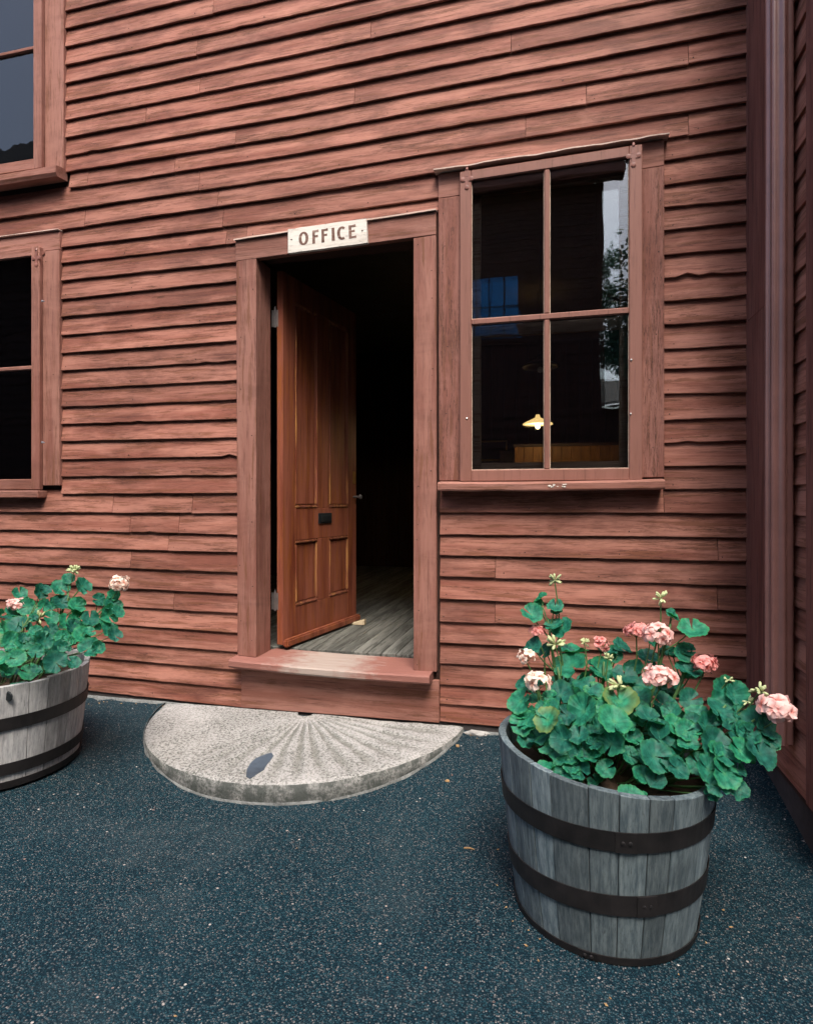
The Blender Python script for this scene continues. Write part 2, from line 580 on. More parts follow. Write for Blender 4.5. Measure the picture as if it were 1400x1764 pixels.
def leaf_material():
    m, nt, bs = new_mat('geranium_leaf')
    g = NT(nt)
    v = g.coord((1, 1, 1), 0)
    sx = g.n('ShaderNodeSeparateXYZ')
    g.l(v, sx.inputs[0])
    ang = g.math('ARCTAN2', sx.outputs[1], sx.outputs[0])
    rad = g.math('SQRT', g.math('ADD', g.math('POWER', sx.outputs[0], 2.0), g.math('POWER', sx.outputs[1], 2.0)))
    vein = g.math('ABSOLUTE', g.math('SINE', g.math('MULTIPLY', ang, 3.5)))
    vm = g.ramp(vein, [(0.0, 1.0), (0.10, 0.0)])
    n = g.noise(g.coord((1, 1, 1), 30), 3.5, 4, 0.6)
    col = g.mix(g.ramp(n, [(0.3, 0.0), (0.7, 1.0)]), (0.005, 0.115, 0.072), (0.028, 0.250, 0.155))
    # the darker zone of the leaf and its yellow-green margin and heart
    col = g.mix(g.ramp(rad, [(0.40, 0.0), (0.58, 0.40), (0.70, 0.30), (0.82, 0.0)]), col, (0.002, 0.050, 0.032))
    col = g.mix(g.ramp(rad, [(0.0, 0.40), (0.26, 0.0)]), col, (0.10, 0.26, 0.10))
    col = g.mix(g.ramp(rad, [(0.80, 0.0), (1.0, 0.35)]), col, (0.055, 0.21, 0.055))
    col = g.mix(g.math('MULTIPLY', vm, 0.15), col, (0.10, 0.25, 0.10))
    oi = g.n('ShaderNodeObjectInfo')
    hsv = g.n('ShaderNodeHueSaturation')
    g.l(col, hsv.inputs['Color'])
    g.l(g.math('ADD', g.math('MULTIPLY', oi.outputs['Random'], 0.75), 0.62), hsv.inputs['Value'])
    g.l(g.math('ADD', g.math('MULTIPLY', oi.outputs['Random'], -0.04), 0.522), hsv.inputs['Hue'])
    old = g.math('MULTIPLY', g.ramp(oi.outputs['Random'], [(0.982, 0.0), (0.986, 1.0)]), g.ramp(rad, [(0.4, 0.0), (1.0, 0.6)]))
    lc = g.mix(old, hsv.outputs[0], (0.22, 0.20, 0.035))
    g.l(lc, bs.inputs['Base Color'])
    bs.inputs['Roughness'].default_value = 0.55
    bs.inputs['Specular IOR Level'].default_value = 0.35
    g.l(g.bump(g.math('ADD', g.math('MULTIPLY', vm, -0.25), n), 0.30, 0.004), bs.inputs['Normal'])
    tr = g.n('ShaderNodeBsdfTranslucent')
    g.l(g.mix(1.0, lc, (1.0, 1.3, 0.6), 'MULTIPLY'), tr.inputs[0])
    mx = g.n('ShaderNodeMixShader')
    mx.inputs[0].default_value = 0.32
    g.l(bs.outputs[0], mx.inputs[1])
    g.l(tr.outputs[0], mx.inputs[2])
    g.l(mx.outputs[0], nt.nodes['Material Output'].inputs['Surface'])
    return m


M['leaf'] = leaf_material()
M['stem'] = plain('green_stem', (0.060, 0.135, 0.040), 0.55, 0.0, 0.35, 20)
M['bud'] = plain('pale_bud', (0.42, 0.47, 0.24), 0.55, 0.0, 0.3, 60)


def petal_material(name, heart, rim):
    m, nt, bs = new_mat(name)
    g = NT(nt)
    v = g.coord((1, 1, 1), 0)
    ln = g.n('ShaderNodeVectorMath', operation='LENGTH')
    g.l(v, ln.inputs[0])
    n = g.noise(g.coord((1, 1, 1), 40), 1.6, 3, 0.5)
    f = g.math('ADD', ln.outputs['Value'], g.math('MULTIPLY', g.math('SUBTRACT', n, 0.5), 0.7))
    g.l(g.mix(g.ramp(f, [(0.12, 0.0), (0.62, 1.0)]), heart, rim), bs.inputs['Base Color'])
    bs.inputs['Roughness'].default_value = 0.6
    bs.inputs['Specular IOR Level'].default_value = 0.25
    tr = g.n('ShaderNodeBsdfTranslucent')
    tr.inputs[0].default_value = (*rim, 1)
    mx = g.n('ShaderNodeMixShader')
    mx.inputs[0].default_value = 0.25
    g.l(bs.outputs[0], mx.inputs[1])
    g.l(tr.outputs[0], mx.inputs[2])
    g.l(mx.outputs[0], nt.nodes['Material Output'].inputs['Surface'])
    return m


M['petal_pink'] = petal_material('pale_pink_petal', (0.70, 0.20, 0.16), (0.90, 0.58, 0.53))
M['petal_cream'] = petal_material('cream_pink_petal', (0.78, 0.38, 0.28), (0.92, 0.73, 0.62))
M['petal_coral'] = petal_material('coral_petal', (0.52, 0.08, 0.06), (0.80, 0.34, 0.31))

# ------------------------------------------------------------------ ground


def ground_z(x, y):
    """paving rises a little to the wall"""
    t = max(0.0, min(1.0, (y + 0.75) / 0.75))
    t = t * t * (3 - 2 * t)
    u = max(0.0, min(1.0, (x + 2.0) / 0.7))
    low = -0.047 * u * u * (3 - 2 * u)
    z = low + (0.045 - low) * t
    if y > 0:
        z = 0.045
    if abs(x) < 6 and y > -4:
        z += 0.004 * mnoise.noise(Vector((x * 1.7, y * 1.7, 0)))
    return z


def build_ground():
    xs = sorted(set([-150, -60, -25, -12, -8] + [round(-6 + 0.12 * i, 3) for i in range(84)] + [6, 12, 25, 60, 150]))
    ys = sorted(set([-150, -60, -25, -14, -8, -6] + [round(-4.5 + 0.1 * i, 3) for i in range(47)] + [0.3, 1, 3, 6, 25, 60, 150]))
    V = [(x, y, ground_z(x, y)) for y in ys for x in xs]
    n = len(xs)
    F = [(j * n + i, j * n + i + 1, (j + 1) * n + i + 1, (j + 1) * n + i) for j in range(len(ys) - 1) for i in range(n - 1)]
    o = mk('asphalt_ground', V, F, M['asphalt'], smooth=True, origin=(0, 0, 0))
    tag(o, kind='structure')


build_ground()

# ------------------------------------------------------------------ the red building
bld = empty('clapboard_building', (-1.4, 0.1, 0.0),
            'weathered red clapboard building with open office doorway and hung storm window', 'building')

XL, XR = -5.2, wx(1287)              # ends of the front that is built
ELL_X = wx(1290)
X105, X408, X415 = wx(105), wx(409), wx(416)
X757, X1143, X755 = wx(757), wx(1143.5), wx(755)
X112 = wx(112)
LWX0 = X105 - 0.995                  # far side of the left-hand window's casing
UWX0 = X112 - 0.995
Z_TOP = 4.75


def lerp_tab(tab, x):
    if x <= tab[0][0]:
        return tab[0][1]
    for (a, u), (b, v) in zip(tab, tab[1:]):
        if x <= b:
            return u + (v - u) * (x - a) / (b - a)
    return tab[-1][1]


S = [wx(57), wx(112), wx(500), wx(730), wx(1186), wx(1287)]


def tab(*h):
    return list(zip(S, [rz(v) for v in h]))


rngb = random.Random(11)
NAILS = MB()


def nail(x, y, z, r=0.0028, axis='y'):
    n = 6
    V = [(x + r * math.cos(2 * math.pi * k / n), y, z + r * math.sin(2 * math.pi * k / n)) for k in range(n)]
    V += [(x + r * .8 * math.cos(2 * math.pi * k / n), y - 0.0012, z + r * .8 * math.sin(2 * math.pi * k / n)) for k in range(n)]
    NAILS.add(V, [(k, (k + 1) % n, (k + 1) % n + n, k + n) for k in range(n)] + [tuple(range(n, 2 * n))])


def board(x0, x1, bot, top, mat=None, chips=(), parent=None):
    """one tapered clapboard between x0 and x1; bot/top give the height of its lower edge and of the next course"""
    n = max(3, int(round((x1 - x0) / 0.045)))
    n = min(n, 90)
    chips = list(chips)
    if rngb.random() < 0.14:
        for _ in range(rngb.choice((1, 1, 2))):
            c = rngb.uniform(x0, x1)
            chips.append((c - rngb.uniform(0.01, 0.03), c + rngb.uniform(0.01, 0.03), rngb.uniform(0.003, 0.006)))
    V = []
    g = 0.0012
    tilt = rngb.uniform(-0.0022, 0.0022)
    bow = rngb.uniform(-0.002, 0.004)
    ph = rngb.uniform(0, 100)
    xs = [x0 + g + (x1 - x0 - 2 * g) * i / n for i in range(n + 1)]
    for i, x in enumerate(xs):
        t = i / n
        zb = bot(x) + tilt * (t - 0.5) * 2 + 0.0022 * mnoise.noise(Vector((x * 6 + ph, ph, 0))) + 0.0012 * mnoise.noise(Vector((x * 21, ph, 2))) + rngb.uniform(-0.0007, 0.0007)
        for (c0, c1, dz) in chips:
            if c0 < x < c1:
                zb += dz
        yf = -bow * math.sin(math.pi * t) + 0.0012 * mnoise.noise(Vector((x * 4, ph, 5)))
        zt = top(x) + 0.022
        zm = zb + 0.0025
        V += [(x, 0.0100, zb), (x, yf + 0.001, zb), (x, yf, zm), (x, 0.0190, zt), (x, 0.0250, zt)]
    F = []
    for i in range(n):
        a, b = i * 5, (i + 1) * 5
        for k in range(5):
            F.append((a + k, a + (k + 1) % 5, b + (k + 1) % 5, b + k))
    F += [(0, 1, 2, 3, 4), tuple(n * 5 + k for k in (4, 3, 2, 1, 0))]
    o = mk('clapboard', V, F, mat or M['board'], parent or bld)
    # nails near the lower edge
    x = x0 + rngb.uniform(0.015, 0.04)
    while x < x1:
        nail(x, -0.0002 + 0.019 * 0.17, bot(x) + 0.020 + rngb.uniform(-0.004, 0.004), rngb.uniform(0.0024, 0.0036))
        x += 0.40 + rngb.uniform(-0.03, 0.03)
        if x1 - x < 0.1:
            x = max(x, x1 - 0.02)
            if x1 - x > 0.005:
                nail(x, 0.003, bot(x) + 0.02, 0.0025)
            break
    return o


def course(x0, x1, bot, top, joints=(), **kw):
    js = [x0] + [j for j in sorted(joints) if x0 + 0.05 < j < x1 - 0.05] + [x1]
    for a, b in zip(js, js[1:]):
        off = rngb.uniform(-0.0025, 0.0025) if len(js) > 2 else 0
        board(a, b, lambda x, o=off: bot(x) + o, top, **kw)


def lin(xa, za, xb, zb):
    return lambda x: za + (zb - za) * (x - xa) / (xb - xa)


def rand_joints(x0, x1, p=0.8):
    js = []
    x = x0 + rngb.uniform(0.5, 2.2)
    while x < x1 - 0.3:
        js.append(x)
        x += rngb.uniform(1.2, 2.8)
    return js


# --- courses above the openings (full width)
tops = [tab(1.521, 1.521, 1.538, 1.557, 1.579, 1.583),
        tab(1.628, 1.630, 1.636, 1.657, 1.681, 1.686),
        tab(1.745, 1.745, 1.749, 1.769, 1.786, 1.790),
        tab(1.839, 1.839, 1.845, 1.868, 1.886, 1.890),
        tab(1.933, 1.933, 1.943, 1.960, 1.985, 1.990),
        tab(2.028, 2.030, 2.045, 2.062, 2.085, 2.090)]
while tops[-1][0][1] < Z_TOP - 0.1:
    d = 0.101 + rngb.uniform(-0.004, 0.004)
    tops.append([(x, z + d) for x, z in tops[-1]])
JT = {0: [wx(145), wx(374), wx(1186)], 1: [wx(342), wx(905)], 2: [wx(150), wx(300), wx(1010)], 3: [wx(405), wx(1186)],
      4: [wx(610)], 5: [wx(250), wx(880)]}
UW_SILL = rz(1.75)
UW_TOP = rz(1.75) + 1.62
for i, tb in enumerate(tops[:-1]):
    bot = (lambda x, t=tb: lerp_tab(t, x))
    top = (lambda x, t=tops[i + 1]: lerp_tab(t, x))
    js = JT.get(i) or rand_joints(XL, XR)
    zmid = tb[0][1]
    if zmid + 0.06 > UW_SILL and zmid < UW_TOP:
        course(XL, UWX0, bot, top)
        course(X112 if zmid > UW_SILL + 0.05 else wx(118), XR, bot, top, js)
    else:
        course(XL, XR, bot, top, js)

# --- course c0 between the left window and the right window, then the short one on the door head
c0 = lambda x: lerp_tab(tab(1.418, 1.418, 1.4275, 1.4405, 1.48, 1.49), x)
c1 = lambda x: lerp_tab(tops[0], x)
course(X105, X755, c0, c1, [wx(374) + 0.03])
course(XL, LWX0, c0, c1)
hd = lin(wx(406), rz(1.338), wx(751), rz(1.3705))
hbot = lambda x: hd(x) + 0.008
course(X408 + 0.05, X755, hbot, c0, [])
# --- left of the door
LA = [1.331, 1.236, 1.133, 1.035, .931, .830, .730, .629, .530, .432, .337, .237, .139, .045]
LB = [1.338, 1.235, 1.139, 1.036, .934, .831, .729, .626, .527, .429, .332, .234, .138, .042]
prev = c0
for i, (a, b) in enumerate(zip(LA, LB)):
    bot = lin(X105, rz(a), X408, rz(b))
    x1 = X408 + 0.05 if i == 0 else X408
    chips = ((X408 - 0.09, X408 - 0.02, 0.010),) if i == 11 else ()
    course(X105, x1, bot, prev, [wx(389)] if i == 0 else [], chips=chips)
    course(XL, LWX0, bot, prev)
    prev = bot
LC = [(-.0615, -.062), (-.163, -.172), (-.255, -.263), (-.354, -.3677), (-.4635, -.479), (-.566, -.577),
      (-.664, -.678), (-.760, -.777), (-.852, -.871), (-.946, -.964), (-1.040, -1.057)]
JL = {0: [wx(330), wx(193)], 1: [wx(223), wx(307)], 2: [wx(289)], 3: [wx(224)], 5: [wx(298)]}
X57 = wx(57)
for i, (a, b) in enumerate(LC):
    bot = lin(X57, rz(a), X408, rz(b))
    course(XL, X415 if i >= 8 else X408, bot, prev, JL.get(i, []) + [-3.4 - 0.3 * (i % 3)])
    prev = bot
# --- right of the door, below the window
RA = [-.052, -.154, -.2555, -.354, -.464, -.569, -.6676, -.764, -.864, -.955, -1.044]
RB = [-.051, -.154, -.2516, -.358, -.463, -.5595, -.6548, -.750, -.855, -.950, -1.040]
prev = lin(X757, rz(.050), XR, rz(.056))
JR = {0: [X1143], 2: [wx(1237)], 4: [wx(1236)], 3: [wx(853)], 5: [wx(852)], 7: [wx(900)], 8: [wx(1040)], 10: [wx(935)]}
for i, (a, b) in enumerate(zip(RA, RB)):
    bot = lin(X757, rz(a), XR, rz(b))
    course(X757, XR, bot, prev, JR.get(i, []))
    prev = bot
# --- right of the window
CA = [1.482, 1.377, 1.277, 1.18, 1.07, .972, .869, .768, .66, .574, .467, .356, .255, .1515, .053]
CB = [1.4917, 1.379, 1.275, 1.18, 1.07, .97, .87, .768, .662, .574, .4618, .352, .2565, .154, .056]
prev = c1
for i, (a, b) in enumerate(zip(CA, CB)):
    bot = lin(X1143, rz(a), XR, rz(b))
    chips = ((wx(1166), wx(1192), 0.013), (wx(1150), wx(1158), -0.004)) if i == 5 else ()
    course(X1143, XR, bot, prev, chips=chips)
    prev = bot

# --- wall body behind the boards, with the openings left in it
DX0, DX1 = wx(443), wx(713)
DZ0, DZ1 = rz(-.80), rz(1.25)
FLOOR_Z = rz(-.79)


def wall_with_holes(name, x0, x1, z0, z1, y0, y1, holes, mat, parent):
    xs = sorted(set([x0, x1] + [h[0] for h in holes] + [h[1] for h in holes]))
    zs = sorted(set([z0, z1] + [h[2] for h in holes] + [h[3] for h in holes]))
    m = MB()
    for a, b in zip(xs, xs[1:]):
        run = None
        for c, d in zip(zs, zs[1:]):
            mx, mz = (a + b) / 2, (c + d) / 2
            if any(h[0] < mx < h[1] and h[2] < mz < h[3] for h in holes):
                continue
            m.box(a, b, y0, y1, c, d)
    return m.build(name, mat, parent)


WX0, WX1 = wx(794), wx(1104)         # storm sash of the right-hand window
WZ0, WZ1 = rz(.093), rz(1.535)
holes = [(DX0 - 0.02, DX1 + 0.02, DZ0 - 0.06, DZ1 + 0.02),
         (WX0 + 0.05, WX1 - 0.05, WZ0 + 0.035, WZ1 - 0.05),
         (LWX0 + 0.16, X105 - 0.16, rz(.13), rz(1.40)),
         (UWX0 + 0.16, X112 - 0.16, rz(1.90), rz(3.15))]
wall_with_holes('wall_sheathing', XL, ELL_X + 1.5, 0.02, Z_TOP, 0.0255, 0.145, holes, M['dark_wood'], bld)

# --- door surround
CY = -0.012                          # face of the trim
hl, hr = wx(407.5), wx(751.5)
quad_slab('door_head', (hl, rz(1.338)), (hr, rz(1.3705)), (hr, rz(1.262)), (hl, rz(1.236)), CY, 0.022, M['trim_x'], bld)
m = MB()
V = []
N = 14
for i in range(N + 1):
    x = hl - 0.004 + (hr - hl + 0.006) * i / N
    z = hd(x) + 0.0012 + 0.0025 * mnoise.noise(Vector((x * 9, 3, 1)))
    yb = CY - 0.012 + 0.005 * mnoise.noise(Vector((x * 11, 7, 1)))
    V += [(x, yb, z), (x, 0.018, z + 0.006), (x, 0.018, z + 0.0105), (x, yb, z + 0.0065)]
F = [(i * 4 + k, i * 4 + (k + 1) % 4, (i + 1) * 4 + (k + 1) % 4, (i + 1) * 4 + k) for i in range(N) for k in range(4)]
F += [(0, 1, 2, 3), (N * 4 + 3, N * 4 + 2, N * 4 + 1, N * 4)]
m.add(V, F)
m.build('drip_cap', M['flash'], bld)
quad_slab('door_casing', (wx(408.5), rz(1.2345)), (DX0, rz(1.246)), (DX0, rz(-.794)), (wx(411), rz(-.790)), CY + .001, 0.022, M['trim_z'], bld)
quad_slab('door_casing', (DX1, rz(1.2555)), (wx(751.5), rz(1.2605)), (wx(752.5), rz(-.806)), (DX1, rz(-.804)), CY + .001, 0.022, M['trim_z'], bld)
box('door_jamb', DX0 - 0.019, DX0 - 0.0005, 0.0225, 0.150, DZ0, rz(1.248), M['trim_z'], bld)
box('door_jamb', DX1 + 0.0005, DX1 + 0.019, 0.0225, 0.150, DZ0, rz(1.254), M['trim_z'], bld)
box('door_jamb_head', DX0, DX1, 0.0225, 0.150, rz(1.268), rz(1.29), M['dark_wood'], bld)  # dark colour stands in for the shade beneath the door head
# threshold: a thick worn tread that sags a little
tx0, tx1 = wx(404) + 0.015, wx(747) - 0.004
V = []
N = 16
for i in range(N + 1):
    t = i / N
    x = tx0 + (tx1 - tx0) * t
    sag = -0.007 * math.sin(math.pi * t)
    zt = rz(-.792) - 0.012 * t + sag
    yf = -0.085 + 0.004 * mnoise.noise(Vector((x * 5, 1, 1)))
    yb = 0.20 if DX0 + 0.01 < x < DX1 - 0.01 else 0.022
    V += [(x, yb, zt - 0.04), (x, yf + 0.006, zt - 0.043), (x, yf, zt - 0.034), (x, yf, zt - 0.009), (x, yf + 0.008, zt - 0.002), (x, -0.03, zt), (x, yb, zt + 0.002)]
K = 7
F = [(i * K + k, i * K + (k + 1) % K, (i + 1) * K + (k + 1) % K, (i + 1) * K + k) for i in range(N) for k in range(K)]
F += [tuple(range(K)), tuple(N * K + k for k in reversed(range(K)))]
mk('threshold', V, F, M['tread'], bld)
quad_slab('skirt_board', (X415, rz(-.835)), (X757 - 0.002, rz(-.848)), (X757 - 0.002, rz(-1.048)), (X415, rz(-1.06)), -0.002, 0.02, M['trim_x'], bld)
box('foundation', XL, ELL_X + 1.4, 0.012, 0.13, -0.1, rz(-1.03), M['foundation'], bld, bevel=0)

# --- the open door (hinged on the left, standing inside)
ang = R(80.3)
E0 = at(487, 864, 0.165)
E0.z = 0
du = Vector((math.cos(ang), math.sin(ang), 0))
dn = Vector((math.sin(ang), -math.cos(ang), 0))


def on_door(px, py=HY):
    """(u, z) on the outer face of the door"""
    d = ray(px, py)
    c = Vector((0, -CAM_D, CAM_H))
    # intersect with plane through E0, normal dn
    s = (E0 - Vector((c.x, c.y, 0))).dot(dn) / Vector((d.x, d.y, 0)).dot(dn)
    p = c + d * s
    return (Vector((p.x, p.y, 0)) - E0).dot(du), p.z


def dbox(name, u0, u1, w0, w1, z0, z1, mat, parent, bevel=0.002, seg=1):
    """w runs outwards from the door's outer face"""
    P = []
    for z in (z0, z1):
        for (u, w) in ((u0, w0), (u1, w0), (u1, w1), (u0, w1)):
            p = E0 + du * u + dn * w
            P.append((p.x, p.y, z))
    return mk(name, P, HEX, mat, parent, bevel=bevel, seg=seg)


DW = on_door(613.5)[0]
u1, u2, u3, u4 = on_door(508.5)[0], on_door(547)[0], on_door(567)[0], on_door(599.5)[0]
zb = FLOOR_Z + 0.022
zt = rz(1.235)
zl0 = on_door(509, 1045)[1]
zl1 = on_door(509, 931)[1]
zu0 = on_door(509, 876)[1]
zu1 = zt - 0.13
door = dbox('door', 0.001, DW - 0.001, -0.030, -0.012, zb, zt, M['door'], bld, bevel=0)
dbox('stile', 0, u1, -0.038, 0, zb, zt, M['door'], door)
dbox('stile', u4, DW, -0.038, 0, zb, zt, M['door'], door)
dbox('rail', u1, u4, -0.038, -0.0006, zb, zl0, M['door'], door)
dbox('rail', u1, u4, -0.038, -0.0006, zl1, zu0, M['door'], door)
dbox('rail', u1, u4, -0.038, -0.0006, zu1, zt, M['door'], door)
for (a, b) in ((zl0, zl1), (zu0, zu1)):
    dbox('muntin', u2, u3, -0.038, -0.001, a, b, M['door'], door)
    for (p, q) in ((u1, u2), (u3, u4)):
        dbox('panel', p + 0.022, q - 0.022, -0.0125, -0.0075, a + 0.024, b - 0.024, M['door'], door, 0.002)
        for (s0, s1, t0, t1) in ((p, q, a, a + 0.02), (p, q, b - 0.02, b), (p, p + 0.018, a + 0.02, b - 0.02), (q - 0.018, q, a + 0.02, b - 0.02)):
            dbox('moulding', s0 + 0.0005, s1 - 0.0005, -0.0125, 0.0035, t0 + 0.0005, t1 - 0.0005, M['door_worn'], door, 0.006, 2)
mu0, mz1 = on_door(548, 884)
mu1, mz0 = on_door(570.5, 901)
dbox('mail_slot', mu0, mu1, -0.001, 0.006, mz0, mz1, M['black_iron'], door, 0.002)
dbox('mail_flap', mu0 + 0.018, mu1 - 0.018, 0.006, 0.010, mz0 + 0.012, mz1 - 0.012, M['black_iron'], door, 0.002)
dbox('drip_board', -0.004, DW + 0.004, 0.0005, 0.034, zb - 0.012, zb + 0.030, M['door'], door, 0.008, 2)
ku, kz = on_door(606, 820)
dbox('lock_plate', DW - 0.05, DW - 0.012, 0.0005, 0.003, kz - 0.05, kz + 0.03, M['brass'], door, 0.001)
kp = E0 + du * (DW - 0.028) + dn * 0.045
m = MB()
m.lathe([(0.001, -0.016), (0.010, -0.014), (0.017, -0.003), (0.017, 0.004), (0.009, 0.013), (0.001, 0.015)], (kp.x, kp.y, on_door(612, 856)[1]), 14, 'x')
m.lathe([(0.008, -0.05), (0.008, -0.015)], (kp.x, kp.y, on_door(612, 856)[1]), 8, 'x')
m.build('knob', M['porcelain'], door, smooth=True)
for pz in (on_door(474, 1040)[1], zt - 0.25):
    m = MB()
    hp = E0 + dn * -0.046 + du * -0.004
    m.tube([(hp.x, hp.y, pz - 0.05), (hp.x, hp.y, pz + 0.05)], 0.006, 8)
    m.tube([(hp.x, hp.y, pz + 0.05), (hp.x, hp.y, pz + 0.066)], [0.0045, 0.001], 8)
    m.box(hp.x - 0.022, hp.x + 0.03, hp.y + 0.001, hp.y + 0.004, pz - 0.045, pz + 0.045)
    m.build('hinge', M['screw'], door)

# --- the right-hand window: casing, hung storm sash, inner sash, sill
wroot_origin = ((WX0 + WX1) / 2, 0, WZ0)


def frame_mesh(x0, x1, z0, z1, dz, stile, top_rail, bot_rail, y0, y1, mid=None, mull=None, mw=0.014, bw=0.022):
    """sash frame of separate members; dz tilts the head (right side higher)"""
    parts = []
    tz = lambda x, z, k=1.0: z + dz * k * (x - x0) / (x1 - x0)
    parts.append(('stile', [(x0, z1), (x0 + stile, tz(x0 + stile, z1)), (x0 + stile, z0), (x0, z0)]))
    parts.append(('stile', [(x1 - stile, tz(x1 - stile, z1)), (x1, tz(x1, z1)), (x1, z0), (x1 - stile, z0)]))
    a, b = x0 + stile, x1 - stile
    parts.append(('rail', [(a, tz(a, z1)), (b, tz(b, z1)), (b, tz(b, z1) - top_rail), (a, tz(a, z1) - top_rail)]))
    parts.append(('rail', [(a, z0 + bot_rail), (b, z0 + bot_rail), (b, z0), (a, z0)]))
    return parts


win = box('window', WX0 + 0.045, WX1 - 0.045, 0.030, 0.036, WZ0 + 0.025, WZ0 + 0.04, M['inner'], bld)   # stop bead, carries the rest
YS0, YS1 = -0.040, -0.0125           # storm sash
dzw = 0.017
zs = rz(1.527)
st = wx(813.5) - WX0
for nm, q in frame_mesh(WX0, WX1, WZ0, zs, dzw, st, 0.045, 0.052, YS0, YS1):
    quad_slab(nm, q[0], q[1], q[2], q[3], YS0 + (0.0006 if nm == 'rail' else 0), YS1, M['sash'], win, 0.003)
gx0, gx1 = WX0 + st, WX1 - st
mx0, mx1 = wx(937.5), wx(946.5)
zmid0, zmid1 = rz(.815), rz(.842)
quad_slab('rail', (gx0, zmid1), (gx1, zmid1 + 0.002), (gx1, zmid0 + 0.002), (gx0, zmid0), YS0 + 0.001, YS1, M['sash'], win, 0.004)
quad_slab('muntin', (mx0, zs - 0.038), (mx1, zs - 0.038), (mx1, zmid1 + 0.001), (mx0, zmid1 + 0.001), YS0 + 0.0015, YS1, M['sash'], win, 0.004)
quad_slab('muntin', (mx0, zmid0 + 0.001), (mx1, zmid0 + 0.001), (mx1, WZ0 + 0.052), (mx0, WZ0 + 0.052), YS0 + 0.0015, YS1, M['sash'], win, 0.004)
gw = mx1 - mx0
for (a, b) in ((gx0, mx0), (mx1, gx1)):
    for (c, d) in ((WZ0 + 0.052, zmid0), (zmid1, zs - 0.030)):
        box('pane', a - 0.003, b + 0.003, -0.024, -0.021, c - 0.003, d + 0.003, M['glass'], win, bevel=0)
        # the line of old putty and scraped glass round each pane
        pm = MB()
        e = 0.0035
        pm.box(a, a + e, -0.0275, -0.0242, c, d)
        pm.box(b - e, b, -0.0275, -0.0242, c, d)
        pm.box(a + e, b - e, -0.0275, -0.0242, c, c + e)
        pm.build('putty', M['putty'], win)
# inner sash, 5 cm behind
for nm, q in frame_mesh(WX0 + 0.05, WX1 - 0.05, WZ0 + 0.04, zs - 0.02, 0.0, 0.035, 0.05, 0.05, 0.05, 0.085):
    quad_slab(nm, q[0], q[1], q[2], q[3], 0.050, 0.085, M['inner'], win, 0.003)
quad_slab('rail', (WX0 + 0.085, zmid1 - 0.010), (WX1 - 0.085, zmid1 - 0.010), (WX1 - 0.085, zmid0 - 0.035), (WX0 + 0.085, zmid0 - 0.035), 0.0505, 0.0845, M['inner'], win, 0.003)
for (c, d) in ((WZ0 + 0.088, zmid0 - 0.037), (zmid1 - 0.008, zs - 0.068)):
    box('pane', WX0 + 0.083, WX1 - 0.083, 0.066, 0.069, c, d, M['glass'], win, bevel=0)
# casing
cxl0, cxl1, cxr0, cxr1 = wx(755.5), WX0 - 0.001, WX1 + 0.001, wx(1143)
quad_slab('casing', (cxl0, rz(1.43)), (cxl1 + 0.03, rz(1.432)), (cxl1 + 0.03, rz(.098)), (cxl0 + 0.003, rz(.098)), CY, 0.0215, M['trim_old'], win)
quad_slab('casing', (cxr0 - 0.03, rz(1.449)), (cxr1, rz(1.452)), (cxr1, rz(.105)), (cxr0 - 0.03, rz(.105)), CY, 0.0215, M['trim_old'], win)
quad_slab('window_head', (cxl0, rz(1.545)), (cxr1, rz(1.566)), (cxr1, rz(1.4535)), (cxl0, rz(1.4315)), CY + 0.001, 0.0215, M['trim_x'], win)
V = []
N = 26
cp = lin(wx(749), rz(1.547), wx(1148), rz(1.568))
for i in range(N + 1):
    x = wx(749.5) + (wx(1150) - wx(749.5)) * i / N
    z = cp(x) + 0.0035 * mnoise.noise(Vector((x * 6, 3, 9)))
    yb = CY - 0.034 + 0.006 * mnoise.noise(Vector((x * 14, 7, 4)))
    V += [(x, yb, z), (x, 0.018, z + 0.006), (x, 0.018, z + 0.011), (x, yb, z + 0.0052)]
F = [(i * 4 + k, i * 4 + (k + 1) % 4, (i + 1) * 4 + (k + 1) % 4, (i + 1) * 4 + k) for i in range(N) for k in range(4)]
F += [(0, 1, 2, 3), (N * 4 + 3, N * 4 + 2, N * 4 + 1, N * 4)]
mk('drip_cap', V, F, M['flash'], win)
# sill
V = []
N = 18
s0, s1 = wx(757) + 0.006, wx(1145) - 0.012
for i in range(N + 1):
    t = i / N
    x = s0 + (s1 - s0) * t
    zt = rz(.093) + 0.004 * t - 0.004 * math.sin(math.pi * t)
    w = 0.003 * mnoise.noise(Vector((x * 9, 2, 6)))
    yf = -0.082 + w
    V += [(x, 0.021, zt - 0.038), (x, yf + 0.004, zt - 0.044 + w), (x, yf, zt - 0.037 + w), (x, yf - 0.001, zt - 0.012), (x, yf + 0.010, zt - 0.004), (x, -0.010, zt + 0.002), (x, 0.021, zt + 0.002)]
F = [(i * K + k, i * K + (k + 1) % K, (i + 1) * K + (k + 1) % K, (i + 1) * K + k) for i in range(N) for k in range(K)]
F += [tuple(range(K)), tuple(N * K + k for k in reversed(range(K)))]
mk('sill', V, F, M['trim_x'], win)
# scraps of lifting paint on the sill
pm = MB()
rr = random.Random(4)
c = at(960, 836, -0.084)
for i in range(9):
    x = c.x + rr.uniform(-0.04, 0.04)
    z = c.z + rr.uniform(-0.007, 0.007)
    a, b = rr.uniform(0.003, 0.008), rr.uniform(0.002, 0.005)
    pm.add([(x - a, -0.0848, z), (x, -0.088, z - b), (x + a, -0.0852, z + b * .3), (x, -0.0856, z + b)], [(0, 1, 2, 3)])
pm.build('paint_scraps', M['sign'], win)


